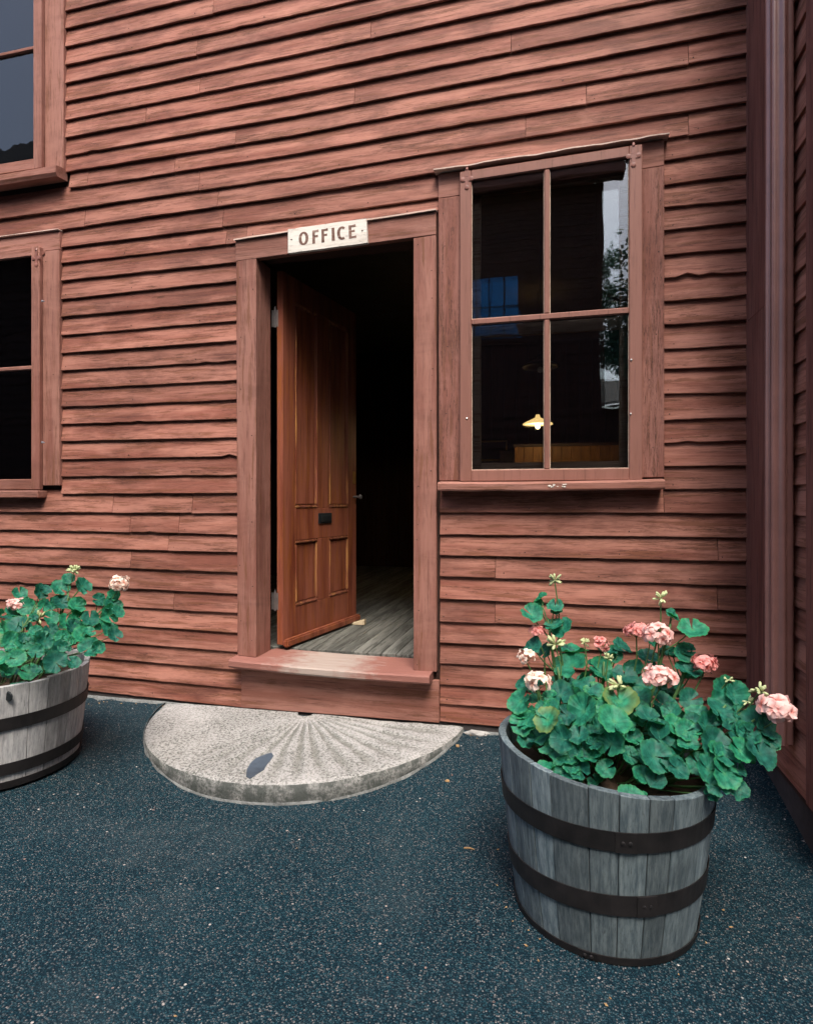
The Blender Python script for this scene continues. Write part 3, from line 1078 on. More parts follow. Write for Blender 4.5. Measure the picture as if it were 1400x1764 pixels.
def hanger(px, py, parent):
    """T-shaped storm-window hanger with a hook over a pin"""
    p = at(px, py, YS0)
    m = MB()
    y = YS0
    m.box(p.x - 0.021, p.x + 0.021, y - 0.003, y - 0.0002, p.z - 0.010, p.z + 0.010)
    m.box(p.x - 0.0075, p.x + 0.0075, y - 0.0035, y - 0.0004, p.z - 0.038, p.z - 0.0105)
    m.box(p.x - 0.0075, p.x + 0.0075, y - 0.0035, y - 0.0004, p.z + 0.0105, p.z + 0.042)
    for dx, dz in ((-0.021, 0), (0.021, 0), (0, -0.038)):
        m.lathe([(0.0105, 0), (0.0105, -0.0032), (0.004, -0.0045), (0.0005, -0.0045)], (p.x + dx, y - 0.0001, p.z + dz), 12, 'y')
    m.tube([(p.x, y - 0.002, p.z + 0.040), (p.x, y + 0.004, p.z + 0.056), (p.x, y + 0.030, p.z + 0.056)], 0.006, 8)
    m.lathe([(0.012, 0), (0.012, -0.003), (0.0005, -0.003)], (p.x - 0.018, y + 0.024, p.z + 0.036), 10, 'y')
    m.lathe([(0.012, 0), (0.012, -0.003), (0.0005, -0.003)], (p.x + 0.020, y + 0.024, p.z + 0.036), 10, 'y')
    m.build('hanger', M['hardware'], parent)


hanger(804, 308, win)
hanger(1091, 268, win)
for px, py in ((804, 721), (1086, 713), (1087, 620)):
    p = at(px, py, YS0)
    m = MB()
    m.lathe([(0.0045, 0), (0.0045, -0.003), (0.0005, -0.005)], (p.x, YS0, p.z), 8, 'y')
    m.build('screw', M['screw'], win)

# --- left-hand window (only its right side is in the picture)


def simple_window(x0, x1, zc_bot, zc_top, cap_z, s_right, s_bot, s_top, sillz, storm=True, rows=2):
    """casing between x0 and x1; storm sash inside it"""
    w = box('window', x0 + 0.2, x1 - 0.2, 0.030, 0.036, s_bot + 0.02, s_bot + 0.035, M['inner'], bld)
    cw = x1 - s_right
    sx0, sx1 = x0 + cw, s_right
    box('casing', x1 - cw - 0.02, x1, CY, 0.0215, zc_bot, zc_top, M['trim_z'], w)
    box('casing', x0, x0 + cw + 0.02, CY, 0.0215, zc_bot, zc_top, M['trim_z'], w)
    box('window_head', x0, x1, CY + 0.001, 0.0215, zc_top + 0.0015, cap_z, M['trim_x'], w)
    box('drip_cap', x0 - 0.005, x1 + 0.003, CY - 0.012, 0.018, cap_z + 0.0012, cap_z + 0.006, M['flash'], w, 0.001)
    stl = 0.055
    for nm, q in frame_mesh(sx0, sx1, s_bot, s_top, 0.0, stl, 0.05, 0.06, YS0, YS1):
        quad_slab(nm, q[0], q[1], q[2], q[3], YS0 + (0.0006 if nm == 'rail' else 0), YS1, M['trim_z' if nm == 'stile' else 'trim_x'], w, 0.003)
    a, b = sx0 + stl, sx1 - stl
    zz = [s_bot + 0.06]
    H = s_top - 0.05 - zz[0]
    for r in range(1, rows):
        z = zz[0] + H * r / rows
        box('muntin', a, b, YS0 + 0.001, YS1, z - 0.011, z + 0.011, M['trim_x'], w, 0.004)
    xm = (a + b) / 2
    for r in range(rows):
        c, d = zz[0] + H * r / rows + (0.0115 if r else 0), zz[0] + H * (r + 1) / rows - (0.0115 if r < rows - 1 else 0)
        box('muntin', xm - 0.011, xm + 0.011, YS0 + 0.0015, YS1, c, d, M['trim_z'], w, 0.004)
        for (p, q) in ((a, xm - 0.011), (xm + 0.011, b)):
            box('pane', p - 0.003, q + 0.003, -0.024, -0.021, c - 0.003, d + 0.003, M['glass'], w, bevel=0)
    return w


lw = simple_window(LWX0, X105, rz(.09), rz(1.405), rz(1.511), wx(77.5), rz(.066), rz(1.425), 0)
box('sill', LWX0 - 0.01, wx(78), -0.055, 0.0215, rz(.020), rz(.062), M['trim_x'], lw, 0.005)
for py in (519, 762):
    p = at(74, py, YS0)
    m = MB()
    m.lathe([(0.006, 0), (0.006, -0.006), (0.0005, -0.008)], (p.x, YS0, p.z), 8, 'y')
    m.tube([(p.x, YS0 - 0.006, p.z), (p.x + 0.016, YS0 - 0.004, p.z - 0.002)], 0.0025, 6)
    m.build('latch', M['screw'], lw)
hanger(63, 444, lw)
uw = simple_window(UWX0, X112, rz(1.853), rz(1.75) + 1.45, rz(1.75) + 1.56, wx(81), rz(1.858), rz(1.75) + 1.46, 0)
V = []
N = 8
for i in range(N + 1):
    x = UWX0 - 0.02 + (wx(117) - UWX0 + 0.005) * i / N
    w = 0.006 * mnoise.noise(Vector((x * 8, 5, 6)))
    zt = rz(1.853)
    V += [(x, 0.014, zt - 0.06), (x, -0.062 + w, zt - 0.070 + w), (x, -0.072 + w, zt - 0.05), (x, -0.070, zt - 0.016 + w), (x, -0.045, zt - 0.006), (x, -0.01, zt - 0.001), (x, 0.014, zt - 0.001)]
F = [(i * K + k, i * K + (k + 1) % K, (i + 1) * K + (k + 1) % K, (i + 1) * K + k) for i in range(N) for k in range(K)]
F += [tuple(range(K)), tuple(N * K + k for k in reversed(range(K)))]
mk('sill', V, F, M['trim_x'], uw)

# --- the projecting wing on the right: dark upright board, clapboards, downspout
YE = -0.76
ez0 = rz(-.965)
box('corner_board', ELL_X - 0.010, ELL_X + 0.012, -0.228, -0.0155, ez0, rz(.755), M['corner'], bld, 0.002)
box('corner_board', ELL_X - 0.008, ELL_X + 0.012, -0.228, -0.0155, rz(.756), Z_TOP, M['corner'], bld, 0.002)
box('corner_board', ELL_X - 0.009, ELL_X + 0.004, -0.0145, 0.02, 0.10, Z_TOP, M['corner'], bld, 0.001)
box('corner_board', ELL_X - 0.012, ELL_X + 0.012, YE, YE + 0.12, ez0, Z_TOP, M['corner'], bld, 0.002)
wall = MB()
wall.box(ELL_X + 0.0125, ELL_X + 0.10, YE + 0.002, 0.02, 0.12, Z_TOP)
wall.box(ELL_X + 0.1005, ELL_X + 1.5, YE + 0.002, YE + 0.1, 0.12, Z_TOP)
wall.build('wing_wall', M['dark_wood'], bld)
box('foundation', ELL_X + 0.03, ELL_X + 1.4, YE + 0.02, 0.011, -0.1, ez0 - 0.001, M['foundation'], bld, 0)
z = ez0
while z < Z_TOP - 0.1:
    ph = rngb.uniform(0, 50)
    V = []
    N = 6
    for i in range(N + 1):
        y = YE + 0.1205 + (-0.229 - YE - 0.1205) * i / N
        w = 0.0015 * mnoise.noise(Vector((y * 5, ph, 0)))
        V += [(ELL_X + 0.0120, y, z + w), (ELL_X - 0.003, y, z + w), (ELL_X - 0.0035, y, z + 0.0025 + w), (ELL_X + 0.0095, y, z + 0.123), (ELL_X + 0.0122, y, z + 0.123)]
    F = []
    for i in range(N):
        for k in range(5):
            F.append((i * 5 + k, i * 5 + (k + 1) % 5, (i + 1) * 5 + (k + 1) % 5, (i + 1) * 5 + k))
    F += [(0, 1, 2, 3, 4), tuple(N * 5 + k for k in (4, 3, 2, 1, 0))]
    mk('clapboard', V, F, M['board_y'], bld)
    z += 0.102
# front of the wing
first = None
z = ez0
while z < Z_TOP - 0.12:
    if first is None:
        V = []
        for x in (ELL_X + 0.1005, ELL_X + 1.5):
            V += [(x, YE - 0.004, z), (x, YE - 0.019, z), (x, YE - 0.0195, z + 0.0025), (x, YE - 0.003, z + 0.123), (x, YE - 0.0005, z + 0.123)]
        first = mk('clapboard', V, [(k, (k + 1) % 5, (k + 1) % 5 + 5, k + 5) for k in range(5)] + [(0, 1, 2, 3, 4), (9, 8, 7, 6, 5)], M['board'], bld)
    else:
        o = first.copy()
        COL.objects.link(o)
        o.location = first.location + Vector((0, 0, z - ez0))
    z += 0.102
box('corner_board', ELL_X - 0.012, ELL_X + 0.0995, YE - 0.024, YE - 0.001, ez0, Z_TOP, M['corner'], bld, 0.002)
# fluted round downspout
dc = at(1342, 864, -0.50)
dr = 0.040
m = MB()
n = 48
pts = []
for zz, sc, off in ((0.30, 1.0, 0.0), (0.50, 1.0, 0.0), (1.4, 1.0, 0.0), (2.4, 1.0, 0.002), (Z_TOP - 0.1, 1.0, 0.0)):
    for k in range(n):
        a = 2 * math.pi * k / n
        r = dr * sc * (1 + 0.13 * math.cos(8 * a))
        pts.append((dc.x + off + r * math.cos(a), dc.y + r * math.sin(a), zz))
F = [(i * n + k, i * n + (k + 1) % n, (i + 1) * n + (k + 1) % n, (i + 1) * n + k) for i in range(4) for k in range(n)]
spout = mk('downspout', pts, F, M['spout'], bld, smooth=True)
for zz in (3.4,):
    m = MB()
    m.lathe([(dr * 1.12, -0.012), (dr * 1.16, -0.012), (dr * 1.16, 0.012), (dr * 1.12, 0.012)], (dc.x, dc.y, zz), 24)
    m.box(dc.x + dr, ELL_X - 0.0045, dc.y - 0.01, dc.y + 0.01, zz - 0.01, zz + 0.01)
    m.build('strap', M['spout'], spout)

# --- roof
m = MB()
m.add([(XL - 0.2, -0.12, Z_TOP), (ELL_X + 1.6, -0.12, Z_TOP), (ELL_X + 1.6, 3.2, 6.4), (XL - 0.2, 3.2, 6.4),
       (XL - 0.2, -0.12, Z_TOP + 0.08), (ELL_X + 1.6, -0.12, Z_TOP + 0.08), (ELL_X + 1.6, 3.2, 6.48), (XL - 0.2, 3.2, 6.48)], HEX)
m.add([(XL - 0.2, 3.201, 6.4), (ELL_X + 1.6, 3.201, 6.4), (ELL_X + 1.6, 6.5, 4.7), (XL - 0.2, 6.5, 4.7),
       (XL - 0.2, 3.201, 6.48), (ELL_X + 1.6, 3.201, 6.48), (ELL_X + 1.6, 6.5, 4.78), (XL - 0.2, 6.5, 4.78)], HEX)
m.build('roof', M['roof'], bld)

# --- the room inside
RX0, RX1, RY1, RZ1 = -3.0, 1.9, 4.3, 2.95
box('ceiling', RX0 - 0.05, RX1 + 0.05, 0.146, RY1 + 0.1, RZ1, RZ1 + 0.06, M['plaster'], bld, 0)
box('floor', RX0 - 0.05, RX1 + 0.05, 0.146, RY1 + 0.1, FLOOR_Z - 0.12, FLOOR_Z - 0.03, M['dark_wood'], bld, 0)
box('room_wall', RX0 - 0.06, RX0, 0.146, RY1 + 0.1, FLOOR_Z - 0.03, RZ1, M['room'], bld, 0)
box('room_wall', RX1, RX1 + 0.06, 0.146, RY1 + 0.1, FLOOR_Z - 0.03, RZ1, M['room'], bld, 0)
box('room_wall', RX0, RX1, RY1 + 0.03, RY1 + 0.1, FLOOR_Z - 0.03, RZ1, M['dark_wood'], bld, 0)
# floorboards run away from the wall; one mesh shared by all
bw_ = 0.078
x = RX0
first = None
rr = random.Random(3)
while x < RX1 - 0.01:
    if first is None:
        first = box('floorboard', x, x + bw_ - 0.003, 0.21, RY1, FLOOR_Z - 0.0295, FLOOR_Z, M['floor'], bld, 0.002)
        fo = ORIG[first.name].copy()
    else:
        o = first.copy()
        COL.objects.link(o)
        o.location = first.location + Vector((x - RX0, 0, rr.uniform(-0.0012, 0.0008)))
    x += bw_
# upright boards of the back wall
x = RX0 + 0.002
first = None
while x < RX1 - 0.14:
    if first is None:
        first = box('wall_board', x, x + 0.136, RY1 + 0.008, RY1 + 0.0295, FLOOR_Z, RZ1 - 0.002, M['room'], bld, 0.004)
    else:
        o = first.copy()
        COL.objects.link(o)
        o.location = first.location + Vector((x - RX0 - 0.002, 0, 0))
    x += 0.14

rt = random.Random(8)
for k in range(16):
    zz = FLOOR_Z + 0.06 + k * 0.128
    for (xa, xb) in ((wx(412), DX0 - 0.008), (DX1 + 0.008, wx(748))):
        if rt.random() < 0.75:
            nail(rt.choice((xa + 0.012, xb - 0.012)) + rt.uniform(-0.006, 0.006), CY + 0.0005, zz + rt.uniform(-0.05, 0.05), rt.uniform(0.002, 0.0036))
for k in range(11):
    zz = rz(.13) + k * 0.122
    for (xa, xb) in ((wx(759), wx(790)), (wx(1108), wx(1139)), (wx(80), wx(102))):
        if rt.random() < 0.6:
            nail(rt.uniform(xa, xb), CY - 0.0003, zz + rt.uniform(-0.05, 0.05), rt.uniform(0.002, 0.0032))
nl = NAILS.build('nails', M['nail'], bld)
tag(nl, kind='stuff')

# ------------------------------------------------------------------ things in the room


def pendant(p, r, label, lit):
    o = empty('pendant_lamp', (p.x, p.y, RZ1), label, 'lamp', 'pendant lamps in the office')
    m = MB()
    m.tube([(p.x, p.y, p.z + 0.06), (p.x, p.y, RZ1)], 0.003, 6)
    m.build('cord', M['black_iron'], o)
    m = MB()
    m.lathe([(0.016, 0.085), (0.022, 0.06), (0.05, 0.046), (r * 0.72, 0.026), (r * 0.95, 0.010), (r, 0.0), (r * 0.985, -0.002), (r * 0.78, 0.012), (0.03, 0.03)], p, 28)
    if lit:
        op, nt, bs = new_mat('opal_glass_lit')
        bs.inputs['Base Color'].default_value = (0.8, 0.72, 0.55, 1)
        bs.inputs['Emission Color'].default_value = (1.0, 0.62, 0.24, 1)
        bs.inputs['Emission Strength'].default_value = 0.55
    m.build('shade', op if lit else M['enamel_dark'], o, smooth=True)
    m = MB()
    m.lathe([(0.001, -0.040), (0.014, -0.036), (0.021, -0.022), (0.018, -0.008), (0.009, -0.001)], p, 16)
    bm_, nt, bs = new_mat('bulb_lit' if lit else 'bulb_off')
    bs.inputs['Base Color'].default_value = (0.8, 0.78, 0.7, 1)
    bs.inputs['Roughness'].default_value = 0.2
    if lit:
        bs.inputs['Emission Color'].default_value = (1.0, 0.72, 0.36, 1)
        bs.inputs['Emission Strength'].default_value = 6.0
    m.build('bulb', bm_, o, smooth=True)
    if lit:
        ld = bpy.data.lights.new('lamp_glow', 'POINT')
        ld.energy = 2.4
        ld.color = (1.0, 0.66, 0.30)
        ld.shadow_soft_size = 0.012
        lo = bpy.data.objects.new('lamp_glow', ld)
        link(lo, o, (p.x, p.y, p.z + 0.012))
    return o


pendant(at(926, 731, 2.6), 0.13, 'lit pendant lamp glowing low behind the window glass', True)
pendant(at(930, 632, 1.5), 0.125, 'unlit pendant lamp hanging dim above the glowing one', False)
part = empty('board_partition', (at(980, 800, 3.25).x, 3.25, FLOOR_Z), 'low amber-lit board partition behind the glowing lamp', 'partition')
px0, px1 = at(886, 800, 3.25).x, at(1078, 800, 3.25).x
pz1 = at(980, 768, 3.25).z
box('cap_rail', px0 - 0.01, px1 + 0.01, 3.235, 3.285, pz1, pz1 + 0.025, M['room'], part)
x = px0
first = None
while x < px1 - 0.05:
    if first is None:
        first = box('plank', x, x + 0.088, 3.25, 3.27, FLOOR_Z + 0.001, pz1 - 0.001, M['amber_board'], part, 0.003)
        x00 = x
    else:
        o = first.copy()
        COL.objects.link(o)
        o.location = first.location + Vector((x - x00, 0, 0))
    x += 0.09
c = at(905, 800, 4.0)
cab = box('wooden_cupboard', c.x - 0.28, c.x + 0.18, 3.95, RY1, FLOOR_Z, c.z + 0.16, M['room'], None, 0.006)
tag(cab, 'tall wooden cupboard standing behind the glowing lamp in the office', 'cupboard')
for i, (px, py, lab) in enumerate(((850, 778, 'small dark framed picture at lower left of the window glass'),
                                   (1010, 783, 'wide dark framed picture at lower right of the window glass'))):
    c = at(px, py, RY1)
    w = 0.16 if i == 0 else 0.30
    fr = box('framed_picture', c.x - w, c.x + w, RY1 - 0.015, RY1 + 0.0075, c.z - 0.11, c.z + 0.13, M['brass'], None, 0.003)
    box('canvas', c.x - w + 0.02, c.x + w - 0.02, RY1 - 0.017, RY1 - 0.0152, c.z - 0.09, c.z + 0.11, M['black_iron'], fr, 0)
    tag(fr, lab, 'picture')
p = at(615, 1073)
wp = at(600, 1075, 1.0)
sc_ = (CAM_H - FLOOR_Z) / (1073 - HY) * FPX
dd = ray(616, 1076)
s = (FLOOR_Z - CAM_H) / dd.z
wp = Vector((dd.x * s, -CAM_D + dd.y * s, FLOOR_Z))
L_, W_, H_ = 0.10, 0.04, 0.035
wv = [(-L_ / 2, -W_ / 2, 0), (L_ / 2, -W_ / 2, 0), (L_ / 2, W_ / 2, 0), (-L_ / 2, W_ / 2, 0),
      (-L_ / 2 + 0.02, -W_ / 2, 0.012), (L_ / 2, -W_ / 2, H_), (L_ / 2, W_ / 2, H_), (-L_ / 2 + 0.02, W_ / 2, 0.012)]
wd = mk('door_wedge', [(wp.x + a, wp.y + b, wp.z + 0.0012 + c_) for a, b, c_ in wv], HEX, M['wedge'], None, bevel=0.002)
tag(wd, 'small pale wooden wedge holding the office door open', 'doorstop')

# ------------------------------------------------------------------ OFFICE sign
tl, tr, br, bl = at(495.7, 394.5, -0.035), at(630.5, 375.5, -0.035), at(633, 418, -0.035), at(495.7, 436, -0.035)
sc0 = (tl + tr + br + bl) / 4
V = []
N = 12
rs = random.Random(2)
for i in range(N + 1):
    t = i / N
    top = tl.lerp(tr, t)
    bot = bl.lerp(br, t)
    jt, jb = rs.uniform(-0.0015, 0.0015), rs.uniform(-0.0008, 0.0008)
    V += [(bot.x, -0.035, bot.z + jb), (bot.x, -0.0155, bot.z + jb), (top.x, -0.0155, top.z + jt), (top.x, -0.035, top.z + jt)]
F = [(i * 4 + k, i * 4 + (k + 1) % 4, (i + 1) * 4 + (k + 1) % 4, (i + 1) * 4 + k) for i in range(N) for k in range(4)]
F += [(0, 1, 2, 3), (N * 4 + 3, N * 4 + 2, N * 4 + 1, N * 4)]
sign = mk('office_sign', V, F, M['sign'], None, bevel=0.0012)
tag(sign, 'white painted board lettered OFFICE nailed over the open doorway', 'sign')
# lettering, drawn with a flat brush: outlines in the sign's own (u, v), u 0..1 along, v 0..1 up
su, sv = (tr - tl), None


def on_sign(u, v, y=-0.0356):
    a = bl.lerp(br, u)
    b = tl.lerp(tr, u)
    p = a.lerp(b, v)
    return (p.x, y, p.z)


def letter(polys, name='letter'):
    m = MB()
    for P in polys:
        f0 = [on_sign(u, v, -0.0360) for u, v in P]
        b0 = [on_sign(u, v, -0.0351) for u, v in P]
        n = len(P)
        m.add(f0 + b0, [tuple(range(n))] + [(k, (k + 1) % n, (k + 1) % n + n, k + n) for k in range(n)])
    return m.build(name, M['letter'], sign)


def stroke(u0, v0, u1, v1, w0, w1):
    w0, w1 = w0 * 1.2, w1 * 1.2
    d = Vector((u1 - u0, (v1 - v0) * 0.31))
    nrm = Vector((-d.y, d.x)).normalized()
    k = 1 / 0.31
    return [(u0 + nrm.x * w0, v0 + nrm.y * w0 * k), (u1 + nrm.x * w1, v1 + nrm.y * w1 * k), (u1 - nrm.x * w1, v1 - nrm.y * w1 * k), (u0 - nrm.x * w0, v0 - nrm.y * w0 * k)]


def arc(cu, cv, ru, rv, a0, a1, wt, ws, n=20):
    out, inn = [], []
    polys = []
    for i in range(n + 1):
        a = R(a0 + (a1 - a0) * i / n)
        w = 1.2 * (ws + (wt - ws) * abs(math.cos(a)))
        out.append((cu + (ru + w) * math.cos(a), cv + (rv + w / 0.31) * math.sin(a)))
        inn.append((cu + (ru - w) * math.cos(a), cv + (rv - w / 0.31) * math.sin(a)))
    for i in range(n):
        polys.append([out[i], out[i + 1], inn[i + 1], inn[i]])
    return polys


B0, B1 = 0.27, 0.80
letter(arc(0.205, 0.53, 0.044, 0.235, 0, 360, 0.0155, 0.009, 28))
for u in (0.335, 0.452):
    letter([stroke(u, B0 - 0.01, u, B1, 0.015, 0.013), stroke(u + 0.012, B1 - 0.045, u + 0.066, B1 - 0.035, 0.009, 0.013), stroke(u + 0.012, 0.55, u + 0.055, 0.555, 0.009, 0.012)])
letter([stroke(0.583, B0, 0.583, B1, 0.0165, 0.014)])
letter(arc(0.694, 0.535, 0.043, 0.23, 48, 305, 0.0155, 0.010, 24))
u = 0.795
letter([stroke(u, B0, u, B1, 0.015, 0.014), stroke(u + 0.012, B1 - 0.04, u + 0.072, B1 - 0.03, 0.009, 0.013), stroke(u + 0.012, 0.555, u + 0.058, 0.56, 0.009, 0.012), stroke(u + 0.012, B0 + 0.035, u + 0.074, B0 + 0.045, 0.009, 0.013)])
for u, v in ((0.048, 0.55), (0.945, 0.52)):
    m = MB()
    m.lathe([(0.004, 0), (0.0035, -0.002), (0.0004, -0.002)], on_sign(u, v, -0.0351), 8, 'y')
    m.build('nail', M['nail'], sign)

# ------------------------------------------------------------------ millstone step
mc = Vector((wx(527), 0.0, 0))
MCH, MCB = 0.792, 0.096                # half chord, how far the true centre lies behind the wall
mr = math.hypot(MCH, MCB)


def mill_z(x, y):
    return 0.062 + 0.010 * (x - mc.x) + 0.042 * y


def millstone():
    NA, NR = 300, 26
    V, cut = [], []
    rs = random.Random(9)
    a_lo = math.asin(MCB / mr)
    for j in range(NR + 1):
        q = j / NR
        for i in range(NA + 1):
            a = math.pi + a_lo + (math.pi - 2 * a_lo) * i / NA
            rr_ = mr * (1 + 0.010 * mnoise.noise(Vector((math.cos(a) * 2.2, math.sin(a) * 2.2, 3))))
            ex, ey = mc.x + rr_ * math.cos(a), MCB + rr_ * math.sin(a)      # point of the rim
            hx, hy = mc.x + 0.04 * math.cos(math.pi + math.pi * i / NA), 0.04 * math.sin(math.pi + math.pi * i / NA)   # the eye
            x, y = hx + (ex - hx) * q, hy + (ey - hy) * q
            y = min(y, -0.0035)
            z = mill_z(x, y)
            z += 0.003 * mnoise.noise(Vector((x * 5, y * 5, 0))) + 0.0016 * mnoise.noise(Vector((x * 24, y * 24, 0)))
            c = 0.0
            # furrows cut in the running face, worn away towards the left
            fa = (a - math.pi) / math.pi          # 0 left .. 1 right
            wear = max(0.0, min(1.0, (fa - 0.30) / 0.22)) * max(0.0, min(1.0, (q - 0.06) / 0.1))
            wear *= max(0.0, min(1.0, (1.02 - q) / 0.25))
            s = math.sin(a * 44 + 0.7 * math.sin(q * 3) + 1.6 * mnoise.noise(Vector((a * 5, q * 2.5, 2)))) + 0.5 * mnoise.noise(Vector((x * 16, y * 16, 8)))
            d = max(0.0, 0.35 + s) ** 1.1 * wear * 0.8
            z -= 0.0075 * d * (0.8 + 0.4 * mnoise.noise(Vector((x * 7, y * 7, 4))))
            c = d
            # rounded arris
            if q > 0.95:
                z -= 0.006 * ((q - 0.95) / 0.05) ** 2
            V.append((x, y, z))
            cut.append(c)
    n = NA + 1
    F = [(j * n + i, j * n + i + 1, (j + 1) * n + i + 1, (j + 1) * n + i) for j in range(NR) for i in range(NA)]
    base = NR * n
    for lev, (zz, k, ky) in enumerate(((-0.018, 1.006, 0.006), (-0.045, 1.008, 0.008), (-0.12, 1.0, 0.0))):
        for i in range(NA + 1):
            x, y, z = V[base + i]
            dx, dy = x - mc.x, y
            sc = k + 0.004 * mnoise.noise(Vector((x * 9, y * 9, zz * 20)))
            V.append((mc.x + dx * sc, min(dy * sc, -0.0035), zz + (0.06 + 0.06 * dy / mr if lev < 2 else 0)))
            cut.append(0.0)
    for lev in range(3):
        b0 = base + lev * n
        for i in range(NA):
            F.append((b0 + i, b0 + i + 1, b0 + n + i + 1, b0 + n + i))
    o = mk('millstone_step', V, F, M['granite'], None, smooth=False, origin=(mc.x, 0, 0))
    att = o.data.attributes.new('cut', 'FLOAT', 'POINT')
    att.data.foreach_set('value', cut)
    for p in o.data.polygons:
        p.use_smooth = True
    tag(o, 'pale granite half millstone with worn radial furrows serving as doorstep', 'step')
    return o


mill = millstone()
# dark bluish inset patch on the stone
c = Vector((0, 0, 0))
dd = ray(446, 1319)
s = (0.036 - CAM_H) / dd.z
pc = Vector((dd.x * s, -CAM_D + dd.y * s, 0))
m = MB()
top, bot = [], []
for (px, py) in ((424, 1337), (425, 1327), (431, 1317), (441, 1309), (452, 1305), (461, 1302), (468, 1301), (471, 1306), (466, 1313), (459, 1320), (455, 1327), (446, 1332), (437, 1338), (430, 1341)):
    dd = ray(px, py)
    s = (0.036 - CAM_H) / dd.z
    x, y = dd.x * s, -CAM_D + dd.y * s
    z = mill_z(x, y) + 0.003 * mnoise.noise(Vector((x * 5, y * 5, 0)))
    top.append((x, y, z + 0.0022))
    bot.append((x, y, z - 0.01))
n = len(top)
m.add(top + bot, [tuple(range(n))] + [(k, (k + 1) % n, (k + 1) % n + n, k + n) for k in range(n)])
m.build('slate_patch', M['slate'], mill)


def ribbon(name, pts, w0, w1, seed, mat):
    V, F = [], []
    n = len(pts)
    for i, p in enumerate(pts):
        a = Vector(pts[max(0, i - 1)])
        b = Vector(pts[min(n - 1, i + 1)])
        t = (b - a).normalized()
        nr = Vector((t.y, -t.x))
        w = w0 + (w1 - w0) * (0.5 + 0.9 * mnoise.noise(Vector((p[0] * 13, p[1] * 13, seed))))
        w = max(0.001, w)
        for k, (q, lift) in enumerate(((0.0, 0.009), (0.55, 0.008), (1.0, -0.003))):
            x, y = p[0] + nr.x * w * q, p[1] + nr.y * w * q
            V.append((x, y, ground_z(x, y) + lift + 0.002 * mnoise.noise(Vector((x * 60, y * 60, seed)))))
    for i in range(n - 1):
        for k in range(2):
            F.append((i * 3 + k, i * 3 + k + 1, (i + 1) * 3 + k + 1, (i + 1) * 3 + k))
    o = mk(name, V, F, mat, smooth=True)
    tag(o, kind='structure')


M['mortar'] = plain('crumbled_mortar', (0.135, 0.14, 0.135), 0.95, 0.0, 0.6, 90, 0.8)
ribbon('mortar_edging', [(x * 0.02, -0.002) for x in range(-260, -86)], 0.004, 0.040, 3, M['mortar'])
ribbon('mortar_edging', [(x * 0.02, -0.002) for x in range(-20, 30)], 0.004, 0.030, 5, M['mortar'])
ribbon('sand_joint', [(mc.x + (mr * 1.006) * math.cos(a), MCB + (mr * 1.006) * math.sin(a)) for a in [math.pi + 0.13 + (math.pi - 0.26) * i / 150 for i in range(151)]], 0.001, 0.009, 9, M['mortar'])


def rubble(px, py, sx_, sy_, sz_, mat, name, lab, cat, seed, group=None, zbase=None):
    dd = ray(px, py)
    s = (0.03 - CAM_H) / dd.z
    x, y = dd.x * s, -CAM_D + dd.y * s
    y = min(y, -sy_ - 0.002)
    gz = ground_z(x, y)
    bm = bmesh.new()
    bmesh.ops.create_icosphere(bm, subdivisions=2, radius=1)
    V = []
    for v in bm.verts:
        k = 1 + 0.35 * mnoise.noise(v.co * 1.5 + Vector((seed, 0, 0)))
        V.append((x + v.co.x * sx_ * k, y + v.co.y * sy_ * k, gz + (v.co.z * 0.9 + 0.35) * sz_ * k))
    F = [tuple(v.index for v in f.verts) for f in bm.faces]
    bm.free()
    o = mk(name, V, F, mat)
    tag(o, lab, cat, group)
    return o


rubble(824, 1262, 0.055, 0.02, 0.014, M['grey_stone'], 'stone_chunk', 'pale stone chunk against the wall just right of the millstone', 'stone', 5)
rubble(770, 1330, 0.010, 0.006, 0.006, M['debris'], 'wood_chip', 'tan wood chip on the paving by the front right rim of the millstone', 'debris', 8)
rubble(788, 1287, 0.009, 0.010, 0.006, M['debris'], 'wood_chip', 'tan wood chip by the right end of the millstone', 'debris', 3)


def twig(px, py, L, a, lab):
    dd = ray(px, py)
    s = (0.004 - CAM_H) / dd.z
    x, y = dd.x * s, -CAM_D + dd.y * s
    z = ground_z(x, y) + 0.004
    dx, dy = math.cos(a) * L / 2, math.sin(a) * L / 2
    m = MB()
    m.tube([(x - dx, y - dy, z), (x, y + 0.003, z + 0.001), (x + dx, y + dy, z)], [0.0025, 0.003, 0.0015], 6)
    o = m.build('twig', M['debris'])
    tag(o, lab, 'twig')


twig(808, 1439, 0.035, 0.0, 'short brown twig lying on the asphalt in front of the big tub')

# ------------------------------------------------------------------ barrel tubs


